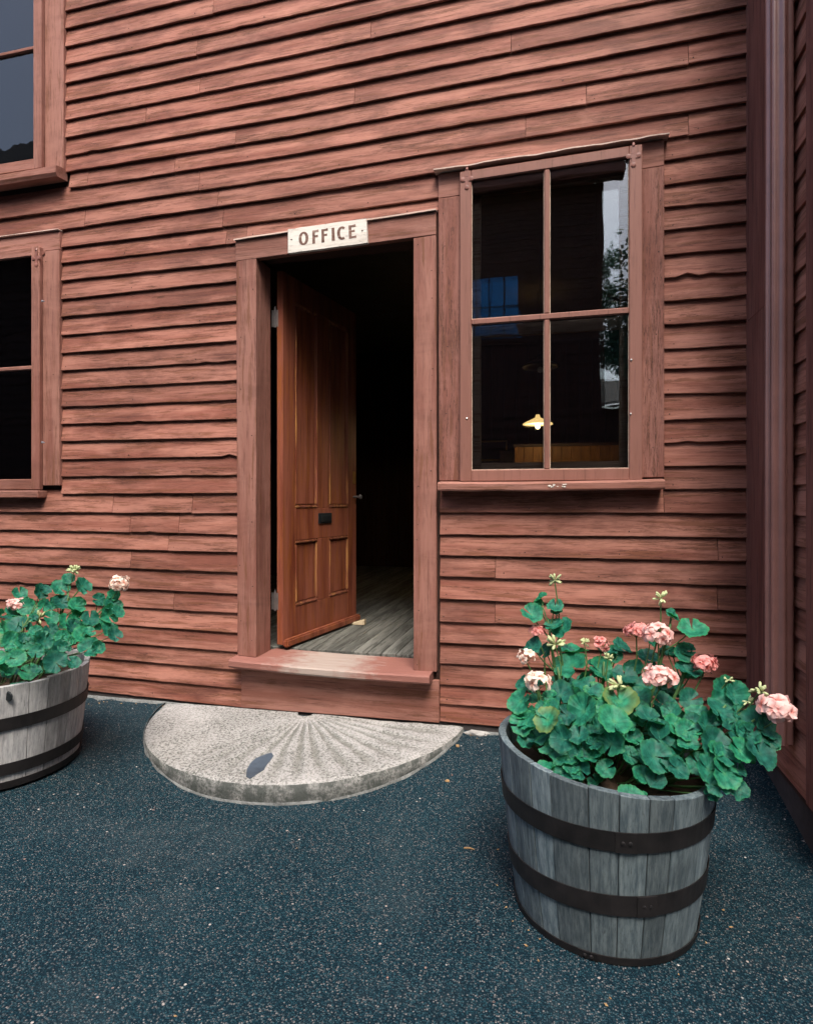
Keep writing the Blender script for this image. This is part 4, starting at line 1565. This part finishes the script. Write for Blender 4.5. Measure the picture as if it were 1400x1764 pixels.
def barrel(cx, cy, zg, r0, rbot, h, tiltx, hoops, nst, mat, label, seed, a_gap=0.0):
    rs = random.Random(seed)
    root = empty('barrel_planter', (cx, cy, zg), label, 'planter', 'half-barrel planters')

    def rad(t):                       # t: 0 at the ground, 1 at the rim
        return rbot + (r0 - rbot) * (t ** 0.85)

    # staves
    ws = [rs.uniform(0.75, 1.3) for _ in range(nst)]
    tot = sum(ws)
    a = 0.3
    th = 0.022
    for w in ws:
        da = 2 * math.pi * w / tot
        a0, a1 = a + 0.0035, a + da - 0.0035
        dr_ = rs.uniform(-0.0015, 0.0015)
        dh = rs.uniform(-0.003, 0.003)
        V = []
        NZ, NA = 4, 2
        for iz in range(NZ + 1):
            t = iz / NZ
            for ia in range(NA + 1):
                aa = a0 + (a1 - a0) * ia / NA
                ro = rad(t) + dr_ - (0.0014 if ia != 1 else 0)
                z = zg + 0.001 + (h + dh) * t + (tiltx * ro * math.cos(aa) * t ** 2)
                V.append((cx + ro * math.cos(aa), cy + ro * math.sin(aa), z))
            for ia in range(NA, -1, -1):
                aa = a0 + (a1 - a0) * ia / NA
                ro = rad(t) + dr_ - th
                z = zg + 0.001 + (h + dh) * t + (tiltx * ro * math.cos(aa) * t ** 2)
                V.append((cx + ro * math.cos(aa), cy + ro * math.sin(aa), z))
        n = 2 * (NA + 1)
        F = [(iz * n + k, iz * n + (k + 1) % n, (iz + 1) * n + (k + 1) % n, (iz + 1) * n + k) for iz in range(NZ) for k in range(n)]
        F += [tuple(range(n)), tuple(NZ * n + k for k in reversed(range(n)))]
        mk('stave', V, F, mat, root, bevel=0.0015)
        a += da
    # hoops: (t0, t1, tilt)
    for (t0, t1, tx, ty) in hoops:
        m = MB()
        n = 64
        V = []
        for (t, e) in ((t0, 0.0018), (t1, 0.0018), (t1, 0.0045), (t0, 0.0045)):
            for k in range(n):
                aa = 2 * math.pi * k / n
                r = rad(t)
                zz = h * t + tx * r * math.cos(aa) + ty * r * math.sin(aa)
                r = rad(max(0, zz / h)) + e
                V.append((cx + r * math.cos(aa), cy + r * math.sin(aa), zg + zz))
        F = [(i * n + k, i * n + (k + 1) % n, ((i + 1) % 4) * n + (k + 1) % n, ((i + 1) % 4) * n + k) for i in range(4) for k in range(n)]
        m.add(V, F)
        ho = m.build('hoop', M['hoop'], root, smooth=False)
        rv = MB()
        aa = rs.uniform(-2.0, -1.0)
        for q in (-0.03, 0.03):
            r = rad((t0 + t1) / 2) + 0.0068
            rv.lathe([(0.0055, 0), (0.004, -0.003), (0.0005, -0.0035)],
                     (cx + r * math.cos(aa + q), cy + r * math.sin(aa + q), zg + h * (t0 + t1) / 2 + (tx * math.cos(aa) + ty * math.sin(aa)) * r), 8, 'y')
        lap = []
        for (t, e) in ((t0, 0.0046), (t1, 0.0046), (t1, 0.0068), (t0, 0.0068)):
            for q in (-0.09, -0.03, 0.03, 0.09):
                ak = aa + q
                r = rad(t)
                zz = h * t + tx * r * math.cos(ak) + ty * r * math.sin(ak)
                r = rad(max(0, zz / h)) + e
                lap.append((cx + r * math.cos(ak), cy + r * math.sin(ak), zg + zz))
        F = [(i * 4 + k, i * 4 + k + 1, ((i + 1) % 4) * 4 + k + 1, ((i + 1) % 4) * 4 + k) for i in range(4) for k in range(3)]
        F += [(0, 4, 8, 12), (3, 15, 11, 7)]
        mk('hoop_lap', lap, F, M['hoop'], ho)
        rv.build('rivet', M['hoop'], ho)
    # soil
    m = MB()
    n, nr = 32, 8
    rt = 0.86
    V = [(cx, cy, zg + h * rt + 0.01)]
    for j in range(1, nr + 1):
        for k in range(n):
            aa = 2 * math.pi * k / n
            r = (rad(rt) - th + 0.0015) * j / nr
            x, y = cx + r * math.cos(aa), cy + r * math.sin(aa)
            V.append((x, y, zg + h * rt + tiltx * (x - cx) * 0.7 + 0.014 * mnoise.noise(Vector((x * 14, y * 14, seed))) + 0.01 * (1 - j / nr)))
    F = [(0, 1 + k, 1 + (k + 1) % n) for k in range(n)]
    F += [(1 + j * n + k, 1 + j * n + (k + 1) % n, 1 + (j + 1) * n + (k + 1) % n, 1 + (j + 1) * n + k) for j in range(nr - 1) for k in range(n)]
    m.add(V, F)
    m.build('soil', M['soil'], root, smooth=True)
    return root


TR = Vector((0.125, -0.97, -0.046))
TL = Vector((-2.33, -0.743, 0.012))
tubR = barrel(TR.x, TR.y, TR.z, 0.301, 0.248, 0.451, -0.107,
              [(0.675, 0.79, 0.0, 0.0), (0.275, 0.395, 0.035, -0.04), (0.0, 0.045, 0, 0)], 22, M['stave'],
              'large grey half-barrel planter with black iron hoops in the right foreground', 21)
tubL = barrel(TL.x, TL.y, TL.z, 0.363, 0.319, 0.402, 0.0,
              [(0.575, 0.70, 0, 0), (0.135, 0.25, 0, 0), (0.0, 0.07, 0, 0)], 24, M['stave_pale'],
              'pale grey half-barrel planter cut off by the left edge of the picture', 5)
# dark disc standing in for a shaded hole near the rim of the left tub
hp = at(116, 1160, -1.0)
aa = math.atan2(-0.85, 0.52)
m = MB()
hr_ = 0.3625
m.lathe([(0.020, 0.0), (0.016, -0.003), (0.0005, -0.003)], (TL.x + hr_ * math.cos(R(-35)), TL.y + hr_ * math.sin(R(-35)), TL.z + 0.365), 12, 'y')
m.build('bung_hole_disc', M['black_iron'], tubL)

# ------------------------------------------------------------------ geraniums


def leaf_mesh(seed):
    rs = random.Random(seed)
    NA, NR = 84, 5
    V = [(0, 0, 0)]
    lob = rs.choice([7, 7, 6])
    ph = rs.uniform(0, 6.28)
    cup = rs.uniform(0.22, 0.62)
    droop = rs.uniform(-0.26, 0.26)
    for j in range(1, NR + 1):
        q = j / NR
        for i in range(NA + 1):
            # a notch at the stalk (angle -90 deg)
            f = i / NA
            a = -math.pi / 2 + R(9) + (2 * math.pi - R(18)) * f
            edge = min(f, 1 - f)
            R0 = 1.0 - 0.10 * math.exp(-(edge / 0.05) ** 2)
            R0 *= 1 + 0.055 * math.cos(lob * (a + math.pi / 2)) * -0.8 + 0.060 * abs(math.sin(10.5 * a + ph))
            r = q * R0
            z = cup * (q ** 1.6) * (0.75 + 0.5 * math.sin(a * 1.0 + ph))
            z += 0.035 * q * q * math.cos(lob * (a + math.pi / 2))
            z += 0.060 * q ** 3 * math.sin(5 * a + ph * 2) + 0.035 * q ** 4 * math.sin(11 * a + ph)
            z += droop * (q ** 2) * math.cos(2 * a + ph)
            V.append((r * math.cos(a), r * math.sin(a), z))
    n = NA + 1
    F = [(0, 1 + i, 2 + i) for i in range(NA)]
    F += [(1 + j * n + i, 1 + (j + 1) * n + i, 1 + (j + 1) * n + i + 1, 1 + j * n + i + 1) for j in range(NR - 1) for i in range(NA)]
    me = bpy.data.meshes.new('leaf')
    me.from_pydata(V, [], F)
    for p in me.polygons:
        p.use_smooth = True
    me.materials.append(M['leaf'])
    return me


LEAVES = [leaf_mesh(i) for i in range(10)]


def floret_mesh(seed, mat):
    rs = random.Random(seed)
    V, F = [], []
    np_ = 6 if seed % 2 else 5
    for k in range(np_ + (3 if seed == 3 else 0)):
        a0 = 2 * math.pi * k / np_ + rs.uniform(-0.2, 0.2) + (0.6 if k >= np_ else 0)
        lift = rs.uniform(0.20, 0.45) + (0.5 if k >= np_ else 0)
        L = rs.uniform(0.85, 1.05) * (0.75 if k >= np_ else 1)
        W = rs.uniform(0.46, 0.60)
        b = len(V)
        NU, NV = 5, 4
        for i in range(NU + 1):
            u = i / NU
            w = W * math.sin(math.pi * min(1, (u * 0.80 + 0.10))) ** 0.8 * (0.25 + 0.75 * u if u < 0.5 else 1)
            for j in range(NV + 1):
                v = j / NV * 2 - 1
                rr_ = L * u * (1 - 0.10 * v * v * u)
                z = lift * u - 0.45 * u * u * u + 0.10 * v * v + 0.05 * math.sin(6 * v + k) * u
                x, y = rr_, w * v
                V.append((x * math.cos(a0) - y * math.sin(a0), x * math.sin(a0) + y * math.cos(a0), z))
        for i in range(NU):
            for j in range(NV):
                p = b + i * (NV + 1) + j
                F.append((p, p + 1, p + NV + 2, p + NV + 1))
    me = bpy.data.meshes.new('floret')
    me.from_pydata(V, [], F)
    for p in me.polygons:
        p.use_smooth = True
    me.materials.append(M[mat])
    return me


FLORETS = {k: [floret_mesh(i, k) for i in range(4)] for k in ('petal_pink', 'petal_cream', 'petal_coral')}


def inst(name, me, parent, pos, normal, size, spin, flat=1.0):
    o = bpy.data.objects.new(name, me)
    COL.objects.link(o)
    o.parent = parent
    q = Vector(normal).normalized().to_track_quat('Z', 'Y')
    mt = q.to_matrix().to_4x4() @ Matrix.Rotation(spin, 4, 'Z')
    o.location = Vector(pos) - ORIG[parent.name]
    o.rotation_euler = mt.to_euler()
    o.scale = (size, size, size * flat)
    ORIG[o.name] = Vector(pos)
    return o


def curve_pts(a, b, sag, n=6):
    a, b = Vector(a), Vector(b)
    out = []
    for i in range(n + 1):
        t = i / n
        p = a.lerp(b, t)
        p.z += sag * math.sin(math.pi * t)
        out.append(p)
    return out


def geranium(tub, r_in, z_soil, leaves, heads, buds, fills, label, seed, tops_=()):
    rs = random.Random(seed)
    root = empty('geranium_plant', (tub.x, tub.y, z_soil), label, 'geranium', 'geraniums in the tubs')
    pet = MB()
    camp = cam.location
    placed = []

    def base_for(p, k=0.45):
        d = Vector((p.x - tub.x, p.y - tub.y, 0))
        if d.length > r_in:
            d = d.normalized() * r_in
        return Vector((tub.x + d.x * k + rs.uniform(-0.02, 0.02), tub.y + d.y * k + rs.uniform(-0.02, 0.02), z_soil))

    def add_leaf(p, rad, facing=0.72, bp=None):
        out = Vector((p.x - tub.x, p.y - tub.y, 0))
        out = out / max(0.08, r_in)
        tc = (camp - p).normalized()
        nrm = Vector((0, 0, 0.62)) + out * 0.45 + tc * facing + Vector((rs.uniform(-1, 1), rs.uniform(-1, 1), rs.uniform(-0.6, 0.6))) * 0.40
        # notch points back to the stalk
        inst('leaf', rs.choice(LEAVES), root, p, nrm, rad, rs.uniform(0, 6.28), rs.uniform(0.8, 1.15))
        b = base_for(p)
        if p.z > z_soil + 0.15:            # high leaves spring from the nearest branch
            br = min(branches, key=lambda q: (Vector(q[1]) - p).length + 0.3 * abs(q[1].x - p.x))
            t = max(0.15, min(1.0, (p.z - 0.07 - br[0].z) / max(0.05, br[1].z - br[0].z)))
            b = br[0].lerp(br[1], t)
        pts = curve_pts(b, p - nrm.normalized() * 0.002, -0.006, 5)
        pet.tube(pts, [0.0026, 0.0024, 0.0022, 0.002, 0.0018, 0.0016], 5, cap=False)

    branches = []
    for (px, py, Y) in tops_:
        p = at(px, py, Y)
        b = base_for(p, 0.5)
        branches.append((b, p))
        sb = MB()
        sb.tube(curve_pts(b, p, 0.0, 5), [0.0062, 0.006, 0.0055, 0.005, 0.0045, 0.003], 7)
        sb.build('stem', M['stem'], root, smooth=True)
    for (px, py, dpx, Y) in leaves:
        p = at(px, py, Y)
        rad = dpx * 0.5 * depth(p) / FPX
        add_leaf(p, rad * rs.uniform(0.80, 0.95))
        if rs.random() < 0.75:
            add_leaf(p + Vector((rs.uniform(-1, 1), rs.uniform(-0.2, 0.9), rs.uniform(-0.8, 0.4))) * rad * 0.9, rad * rs.uniform(0.50, 0.72))
    for (n, zr, rr_, size, yb) in fills:
        for _ in range(n):
            a = rs.uniform(0, 6.28)
            q = math.sqrt(rs.random()) * rr_
            p = Vector((tub.x + q * math.cos(a), tub.y + q * math.sin(a) + yb, rs.uniform(*zr)))
            add_leaf(p, rs.uniform(*size), 0.3)
    # main stems
    for (px, py, dpx, Y, n, kind) in heads:
        p = at(px, py, Y)
        rad = dpx * 0.5 * depth(p) / FPX
        b = base_for(p, 0.6)
        sb = MB()
        pts = curve_pts(b, p - Vector((0, 0, rad * 0.7)), 0.0, 6)
        for i, q in enumerate(pts):
            q.x += 0.012 * math.sin(i * 1.1 + px)
            q.y += 0.01 * math.cos(i * 0.9 + px)
        pts[-1] = p - Vector((0, 0, rad * 0.7))
        sb.tube(pts, [0.004, 0.0038, 0.0035, 0.003, 0.0027, 0.0024, 0.002], 7, cap=False)
        sb.build('stem', M['stem'], root, smooth=True)
        hb = MB()
        dirs = []
        for i in range(n):
            g_ = i + 0.5
            phi = math.acos(1 - 1.35 * g_ / n)
            tht = math.pi * (1 + 5 ** 0.5) * g_
            dirs.append(Vector((math.cos(tht) * math.sin(phi), math.sin(tht) * math.sin(phi), math.cos(phi))))
        tcam = (camp - p).normalized() * 0.35
        fr = rad * (0.46 if n > 5 else 0.60)
        ends = []
        for d in dirs:
            d = (d + tcam + Vector((rs.uniform(-.4, .4), rs.uniform(-.4, .4), rs.uniform(-.4, .4)))).normalized()
            e = p + Vector((d.x, d.y, d.z * 0.75)) * (rad * rs.uniform(0.5, 0.92)) - Vector((0, 0, rad * 0.15))
            hb.tube([pts[-1], e], [0.0012, 0.0009], 4, cap=False)
            ends.append((e, d))
        head = hb.build('flower_head', M['stem'], root)
        for e, d in ends:
            inst('floret', rs.choice(FLORETS[kind]), head, e, d, fr * rs.uniform(0.85, 1.15), rs.uniform(0, 6.28))
    for (px, py, dpx, Y) in buds:
        p = at(px, py, Y)
        rad = dpx * 0.5 * depth(p) / FPX
        b = base_for(p, 0.6)
        sb = MB()
        pts = curve_pts(b, p - Vector((0, 0, rad * 0.6)), 0.0, 6)
        for i, q in enumerate(pts[:-1]):
            q.x += 0.010 * math.sin(i * 1.3 + px)
        sb.tube(pts, [0.0034, 0.0032, 0.003, 0.0028, 0.0025, 0.0022, 0.0018], 6, cap=False)
        sb.build('stem', M['stem'], root, smooth=True)
        bb = MB()
        for i in range(13):
            d = Vector((rs.uniform(-1, 1), rs.uniform(-1, 1), rs.uniform(-0.35, 1))).normalized()
            L = rad * rs.uniform(0.75, 1.1)
            o0 = p - Vector((0, 0, rad * 0.5))
            bb.tube([o0, o0 + d * L * 0.4, o0 + d * L * 0.7, o0 + d * L * 1.15, o0 + d * L * 1.3], [rad * 0.05, rad * 0.08, rad * 0.20, rad * 0.17, rad * 0.03], 6)
        bb.build('bud_cluster', M['bud'], root, smooth=True)
    po = pet.build('leaf_stalks', M['stem'], root, smooth=True)
    tag(po, kind='stuff')
    return root


ZR = lambda x, y, d, Y: (840 + x * .3786, 960 + y * .3786, d * .3786, Y)
YR = TR.y
right_leaves = [ZR(*q) for q in [
    (240, 187, 88, YR + .10), (305, 223, 88, YR + .07), (200, 262, 118, YR + .06), (338, 322, 128, YR + .05), (205, 412, 95, YR + .05), (262, 428, 85, YR + .08),
    (390, 430, 135, YR + .12), (385, 497, 172, YR + .05), (540, 430, 115, YR + .12), (610, 415, 95, YR + .14), (510, 520, 125, YR + .08), (720, 460, 105, YR + .14),
    (740, 385, 65, YR + .12), (840, 268, 85, YR + .08), (930, 330, 132, YR + .05), (820, 440, 85, YR + .08), (888, 440, 105, YR + .06), (908, 515, 132, YR + .03),
    (620, 540, 132, YR + .06), (660, 505, 100, YR + .12), (705, 582, 85, YR + .06), (450, 597, 152, YR + .00), (165, 575, 95, YR + .03), (150, 655, 142, YR - .02),
    (330, 632, 132, YR - .01), (437, 702, 160, YR - .07), (600, 655, 172, YR - .03), (545, 692, 112, YR - .05), (608, 775, 145, YR - .10), (800, 672, 132, YR - .01),
    (920, 652, 122, YR + .0), (732, 742, 132, YR - .06), (830, 702, 92, YR - .05), (1090, 622, 162, YR - .01), (1050, 702, 162, YR - .06), (1000, 772, 142, YR - .08),
    (1150, 722, 105, YR - .05), (1225, 762, 162, YR - .07), (785, 802, 142, YR - .12), (900, 792, 115, YR - .11), (912, 852, 105, YR - .14), (170, 757, 132, YR - .06),
    (300, 762, 105, YR - .08), (175, 832, 85, YR - .08), (265, 852, 115, YR - .11), (415, 812, 115, YR - .13), (480, 852, 85, YR - .15), (560, 852, 132, YR - .15),
    (760, 907, 162, YR - .18), (410, 902, 105, YR - .15), (640, 902, 105, YR - .15), (540, 962, 95, YR - .17), (330, 952, 92, YR - .14), (420, 968, 112, YR - .18),
    (1030, 850, 150, YR - .14), (1085, 905, 140, YR - .16), (1145, 880, 140, YR - .15), (1235, 892, 165, YR - .14), (1190, 850, 115, YR - .12), (1282, 832, 105, YR - .10), (1000, 965, 140, YR - .18), (1075, 985, 150, YR - .19), (1045, 1040, 125, YR - .20), (1120, 1052, 125, YR - .18), (1180, 810, 110, YR - .10), (1110, 790, 120, YR - .10), (1260, 790, 110, YR - .09),
    (960, 942, 122, YR - .16), (700, 992, 105, YR - .19), (862, 962, 112, YR - .19), (762, 1012, 100, YR - .20), (660, 822, 105, YR - .11),
    (250, 700, 110, YR - .05), (690, 690, 110, YR - .03), (520, 760, 100, YR - .08), (360, 720, 110, YR - .06), (950, 720, 110, YR - .05)]]
right_heads = [(907, 1129, 36, YR + .02, 4, 'petal_cream'), (928, 1171, 46, YR - .03, 5, 'petal_cream'), (925, 1086, 28, YR + .06, 4, 'petal_coral'),
               (1096, 1083, 44, YR + .07, 10, 'petal_coral'), (1134, 1089, 58, YR + .04, 11, 'petal_pink'), (1136, 1164, 62, YR - .04, 10, 'petal_pink'),
               (1036, 1107, 36, YR + .10, 6, 'petal_coral'), (1213, 1141, 46, YR + .02, 11, 'petal_coral'), (1340, 1216, 68, YR - .10, 12, 'petal_pink')]
right_buds = [(955, 994, 24, YR + .08), (1138, 1025, 24, YR + .06), (956, 1103, 30, YR + .02), (1006, 1103, 15, YR + .06), (1067, 1174, 30, YR - .02), (1047, 1130, 16, YR + .03),
              (1254, 1168, 17, YR - .01), (1308, 1184, 28, YR - .06), (1288, 1204, 18, YR - .05)]
geranium(TR, 0.26, 0.335, right_leaves, right_heads, right_buds,
         [(60, (0.42, 0.55), 0.24, (0.028, 0.046), 0.05), (18, (0.36, 0.43), 0.24, (0.024, 0.038), 0.0)],
         'bushy geranium with pink blooms spilling over the right foreground tub', 31,
         [(943, 1065, YR + .07), (960, 1150, YR + .02), (1040, 1140, YR + .08), (1110, 1150, YR + .08), (1155, 1075, YR + .07), (1250, 1215, YR - .04), (1300, 1240, YR - .07), (1180, 1160, YR + .03)])

YLc = TL.y
ZL = lambda x, y, d, Y: (40 + x * .2948, 840 + y * .2948, d * .2948, Y)
left_leaves = [ZL(*q) for q in [
    (262, 532, 78, YLc + .02), (215, 587, 108, YLc + .0), (345, 577, 122, YLc + .0), (105, 607, 98, YLc + .02), (440, 658, 82, YLc + .03), (527, 628, 88, YLc + .04),
    (515, 692, 122, YLc + .02), (500, 747, 122, YLc + .0), (500, 830, 122, YLc - .02), (390, 767, 112, YLc - .02), (310, 692, 122, YLc - .02), (225, 672, 112, YLc - .02),
    (160, 682, 92, YLc - .02), (120, 692, 82, YLc), (160, 762, 112, YLc - .06), (310, 747, 82, YLc - .03), (285, 822, 102, YLc - .08), (225, 872, 92, YLc - .12),
    (340, 862, 112, YLc - .08), (160, 832, 92, YLc - .12), (125, 897, 122, YLc - .16), (380, 942, 142, YLc - .12), (220, 942, 112, YLc - .18), (190, 1022, 132, YLc - .24),
    (75, 962, 92, YLc - .2), (70, 842, 82, YLc - .15), (265, 907, 62, YLc - .15), (292, 1022, 92, YLc - .2), (75, 1062, 62, YLc - .26), (60, 762, 62, YLc - .1),
    (20, 700, 110, YLc), (-30, 800, 120, YLc - .05), (-60, 720, 100, YLc), (10, 900, 120, YLc - .15), (-70, 900, 120, YLc - .12), (-40, 1000, 120, YLc - .2), (-100, 820, 110, YLc),
    (-20, 620, 90, YLc + .02), (430, 800, 90, YLc), (250, 780, 100, YLc - .05)]]
geranium(TL, 0.32, TL.z + 0.335, left_leaves,
         [(204, 1004, 36, YLc + .03, 9, 'petal_cream'), (30, 1040, 34, YLc, 9, 'petal_pink')],
         [(128, 978, 22, YLc + .02), (67, 1060, 22, YLc - .05)],
         [(34, (0.42, 0.60), 0.27, (0.030, 0.046), 0.0), (16, (0.37, 0.46), 0.30, (0.028, 0.042), 0.0)],
         'smaller geranium with one pale bloom growing in the left tub', 77,
         [(118, 1030, YLc), (175, 1050, YLc + .02), (90, 1080, YLc - .05), (40, 1080, YLc - .05), (150, 1090, YLc - .05)])

# ------------------------------------------------------------------ across the lane (seen only mirrored in the glass)
OY = -6.2
OX1 = 0.60
opp = empty('lane_building', (-4, OY - 1, 0), 'dark clapboard building mirrored in the window glass', 'building')
z = 0.25
proto = None
while z < 5.6:
    if proto is None:
        V = []
        for x in (-16.0, OX1 - 0.1):
            V += [(x, OY - 0.0135, z), (x, OY, z), (x, OY - 0.0155, z + 0.17), (x, OY - 0.02, z + 0.17)]
        proto = mk('clapboard', V, [(0, 1, 5, 4), (1, 2, 6, 5), (2, 3, 7, 6), (3, 0, 4, 7), (0, 1, 2, 3), (7, 6, 5, 4)], M['opposite'], opp)
    else:
        o = proto.copy()
        COL.objects.link(o)
        o.location = proto.location + Vector((0, 0, z - 0.25))
    z += 0.15
box('corner_board', OX1 - 0.098, OX1, OY - 0.1, OY + 0.012, 0.2, 5.62, M['opposite'], opp)
box('wall_body', -16, OX1 - 0.02, OY - 4, OY - 0.022, 0.0, 5.6, M['dark_wood'], opp, 0)
box('eave_board', -16.1, OX1 + 0.25, OY - 0.02, OY + 0.30, 5.63, 5.70, M['opposite'], opp)
box('fascia', -16.1, OX1 + 0.25, OY + 0.30, OY + 0.33, 5.60, 5.82, M['trim_x'], opp)
m = MB()
m.add([(-16.1, OY + 0.36, 5.83), (OX1 + 0.28, OY + 0.36, 5.83), (OX1 + 0.28, OY - 2.6, 9.3), (-16.1, OY - 2.6, 9.3),
       (-16.1, OY + 0.36, 5.9), (OX1 + 0.28, OY + 0.36, 5.9), (OX1 + 0.28, OY - 2.6, 9.42), (-16.1, OY - 2.6, 9.42)], HEX)
m.build('roof', M['roof'], opp)
for (wx0, wz0, ww, wh) in ((-1.42, 3.55, 0.85, 0.85), (-5.0, 3.3, 0.9, 1.2), (-9.0, 3.3, 0.9, 1.2), (-5.0, 1.0, 0.9, 1.3), (-9.0, 1.0, 0.9, 1.3)):
    w = box('window', wx0 - 0.10, wx0 + ww + 0.10, OY - 0.01, OY + 0.015, wz0 - 0.10, wz0 + wh + 0.10, M['opposite'], opp)
    box('pane', wx0, wx0 + ww, OY + 0.016, OY + 0.020, wz0, wz0 + wh, M['sky_mirror_pane'], w, 0)
    for k in (1, 2, 3):
        box('muntin', wx0 + ww * k / 4 - 0.010, wx0 + ww * k / 4 + 0.010, OY + 0.021, OY + 0.035, wz0, wz0 + wh, M['opposite'], w, 0)
    box('muntin', wx0, wx0 + ww, OY + 0.0212, OY + 0.036, wz0 + wh * 0.5 - 0.011, wz0 + wh * 0.5 + 0.011, M['opposite'], w, 0)


def tree(x, y, h0, h1, rad, n, seed, label):
    rs = random.Random(seed)
    root = empty('leafy_tree', (x, y, 0), label, 'tree')
    m = MB()
    m.tube([(x, y, -0.05), (x + 0.1, y, h0 * 0.5), (x - 0.05, y + 0.1, h0), (x + 0.1, y, (h0 + h1) / 2), (x, y, h1 - 0.4)], [0.22, 0.17, 0.14, 0.08, 0.02], 8)
    for k in range(9):
        a = rs.uniform(0, 6.28)
        zz = rs.uniform(h0, h1 - 1)
        L = rad * rs.uniform(0.6, 0.95)
        m.tube([(x, y, zz), (x + math.cos(a) * L * .5, y + math.sin(a) * L * .5, zz + 0.3), (x + math.cos(a) * L, y + math.sin(a) * L, zz + 0.7)], [0.06, 0.04, 0.012], 5)
    m.build('trunk', M['bark'], root)
    cl = []
    for k in range(26):
        d = Vector((rs.gauss(0, 1), rs.gauss(0, 1), rs.gauss(0, 1))).normalized() * rs.uniform(0.4, 1.0)
        cl.append(Vector((x + d.x * rad * 0.8, y + d.y * rad * 0.8, (h0 + h1) / 2 + d.z * (h1 - h0) * 0.45)))
    m = MB()
    for k in range(n):
        c = rs.choice(cl)
        p = c + Vector((rs.gauss(0, 1), rs.gauss(0, 1), rs.gauss(0, 0.8))) * rad * 0.18
        u = Vector((rs.uniform(-1, 1), rs.uniform(-1, 1), rs.uniform(-1, 1))).normalized()
        w = u.cross(Vector((rs.uniform(-1, 1), rs.uniform(-1, 1), rs.uniform(-1, 1)))).normalized()
        s = rs.uniform(0.05, 0.10)
        m.add([p - u * s, p + w * s * 0.5, p + u * s, p - w * s * 0.5], [(0, 1, 2, 3)])
    m.build('crown', M['tree_leaf'], root)


M['tree_leaf'] = plain('tree_foliage', (0.07, 0.19, 0.12), 0.5, 0.0, 0.5, 3)
tree(1.75, -14.0, 3.8, 8.2, 1.15, 5200, 3, 'leafy green tree mirrored in the right edge of the window glass')
shed = empty('lane_shed', (3.0, -19, 0), 'low dark shed mirrored below the tree in the window glass', 'shed')
box('wall_body', 0.2, 7.5, -21.5, -18.0, 0, 4.2, M['opposite'], shed, 0)
m = MB()
m.add([(0.0, -17.7, 4.21), (7.7, -17.7, 4.21), (7.7, -19.7, 5.3), (0.0, -19.7, 5.3), (0.0, -17.7, 4.3), (7.7, -17.7, 4.3), (7.7, -19.7, 5.4), (0.0, -19.7, 5.4)], HEX)
m.build('roof', M['roof'], shed)
box('door', 2.6, 4.6, -17.99, -17.94, 0.02, 2.6, M['dark_wood'], shed, 0.01)

# unseen building added at the right to block low sky light from the doorway
sky_blocker = empty('unseen_sky_blocker', (6, -6, 0), 'tall dark unseen building added to block low sky light from the doorway', 'sky_blocker')
proto = None
z = 0.2
while z < 6.4:
    if proto is None:
        V = []
        for y in (-9.0, -2.1):
            V += [(3.0135, y, z), (3.0, y, z), (3.0155, y, z + 0.22), (3.02, y, z + 0.22)]
        proto = mk('clapboard', V, [(0, 1, 5, 4), (1, 2, 6, 5), (2, 3, 7, 6), (3, 0, 4, 7), (0, 1, 2, 3), (7, 6, 5, 4)], M['opposite'], sky_blocker)
    else:
        o = proto.copy()
        COL.objects.link(o)
        o.location = proto.location + Vector((0, 0, z - 0.2))
    z += 0.2
box('wall_body', 3.022, 9, -9, -2.1, 0, 6.6, M['opposite'], sky_blocker, 0)
m = MB()
m.add([(2.8, -9.2, 6.61), (2.8, -1.9, 6.61), (6, -1.9, 9.0), (6, -9.2, 9.0), (2.8, -9.2, 6.7), (2.8, -1.9, 6.7), (6, -1.9, 9.1), (6, -9.2, 9.1)], HEX)
m.add([(6.001, -9.2, 9.0), (6.001, -1.9, 9.0), (9.2, -1.9, 6.61), (9.2, -9.2, 6.61), (6.001, -9.2, 9.1), (6.001, -1.9, 9.1), (9.2, -1.9, 6.7), (9.2, -9.2, 6.7)], HEX)
m.build('roof', M['roof'], sky_blocker)
box('door', 2.93, 2.995, -7.2, -5.4, 0.02, 2.8, M['dark_wood'], sky_blocker, 0.01)

# crumbs, petals and dry bits gathered at the foot of things
rl = random.Random(12)
m = MB()
for k in range(90):
    c = rl.random()
    if c < 0.35:
        x, y = rl.uniform(-2.6, -1.8), -abs(rl.gauss(0, 0.05)) - 0.03
    elif c < 0.55:
        x, y = rl.uniform(-0.42, 0.7), -abs(rl.gauss(0, 0.06)) - 0.03
    elif c < 0.85:
        a = rl.uniform(0, 6.28)
        r = 0.262 + abs(rl.gauss(0, 0.06))
        x, y = TR.x + r * math.cos(a), TR.y + r * math.sin(a)
    else:
        x, y = rl.uniform(-2.2, 0.6), rl.uniform(-1.8, -0.9)
    z = ground_z(x, y) + 0.002
    L = rl.uniform(0.002, 0.006)
    a = rl.uniform(0, 6.28)
    u = Vector((math.cos(a), math.sin(a), rl.uniform(-0.2, 0.3))) * L
    w = Vector((-math.sin(a), math.cos(a), rl.uniform(-0.2, 0.3))) * L * rl.uniform(0.3, 0.7)
    p = Vector((x, y, z + 0.001))
    t = Vector((0, 0, 0.0012))
    m.add([p - u, p - w, p + u, p + w, p - u * 0.8 + t, p - w * 0.8 + t, p + u * 0.8 + t, p + w * 0.8 + t],
          [(3, 2, 1, 0), (4, 5, 6, 7), (0, 1, 5, 4), (1, 2, 6, 5), (2, 3, 7, 6), (3, 0, 4, 7)])
lit_ = m.build('dry_litter', M['debris'])
tag(lit_, 'scattered dry leaf crumbs on the asphalt by the wall and tubs', 'litter', kind='stuff')
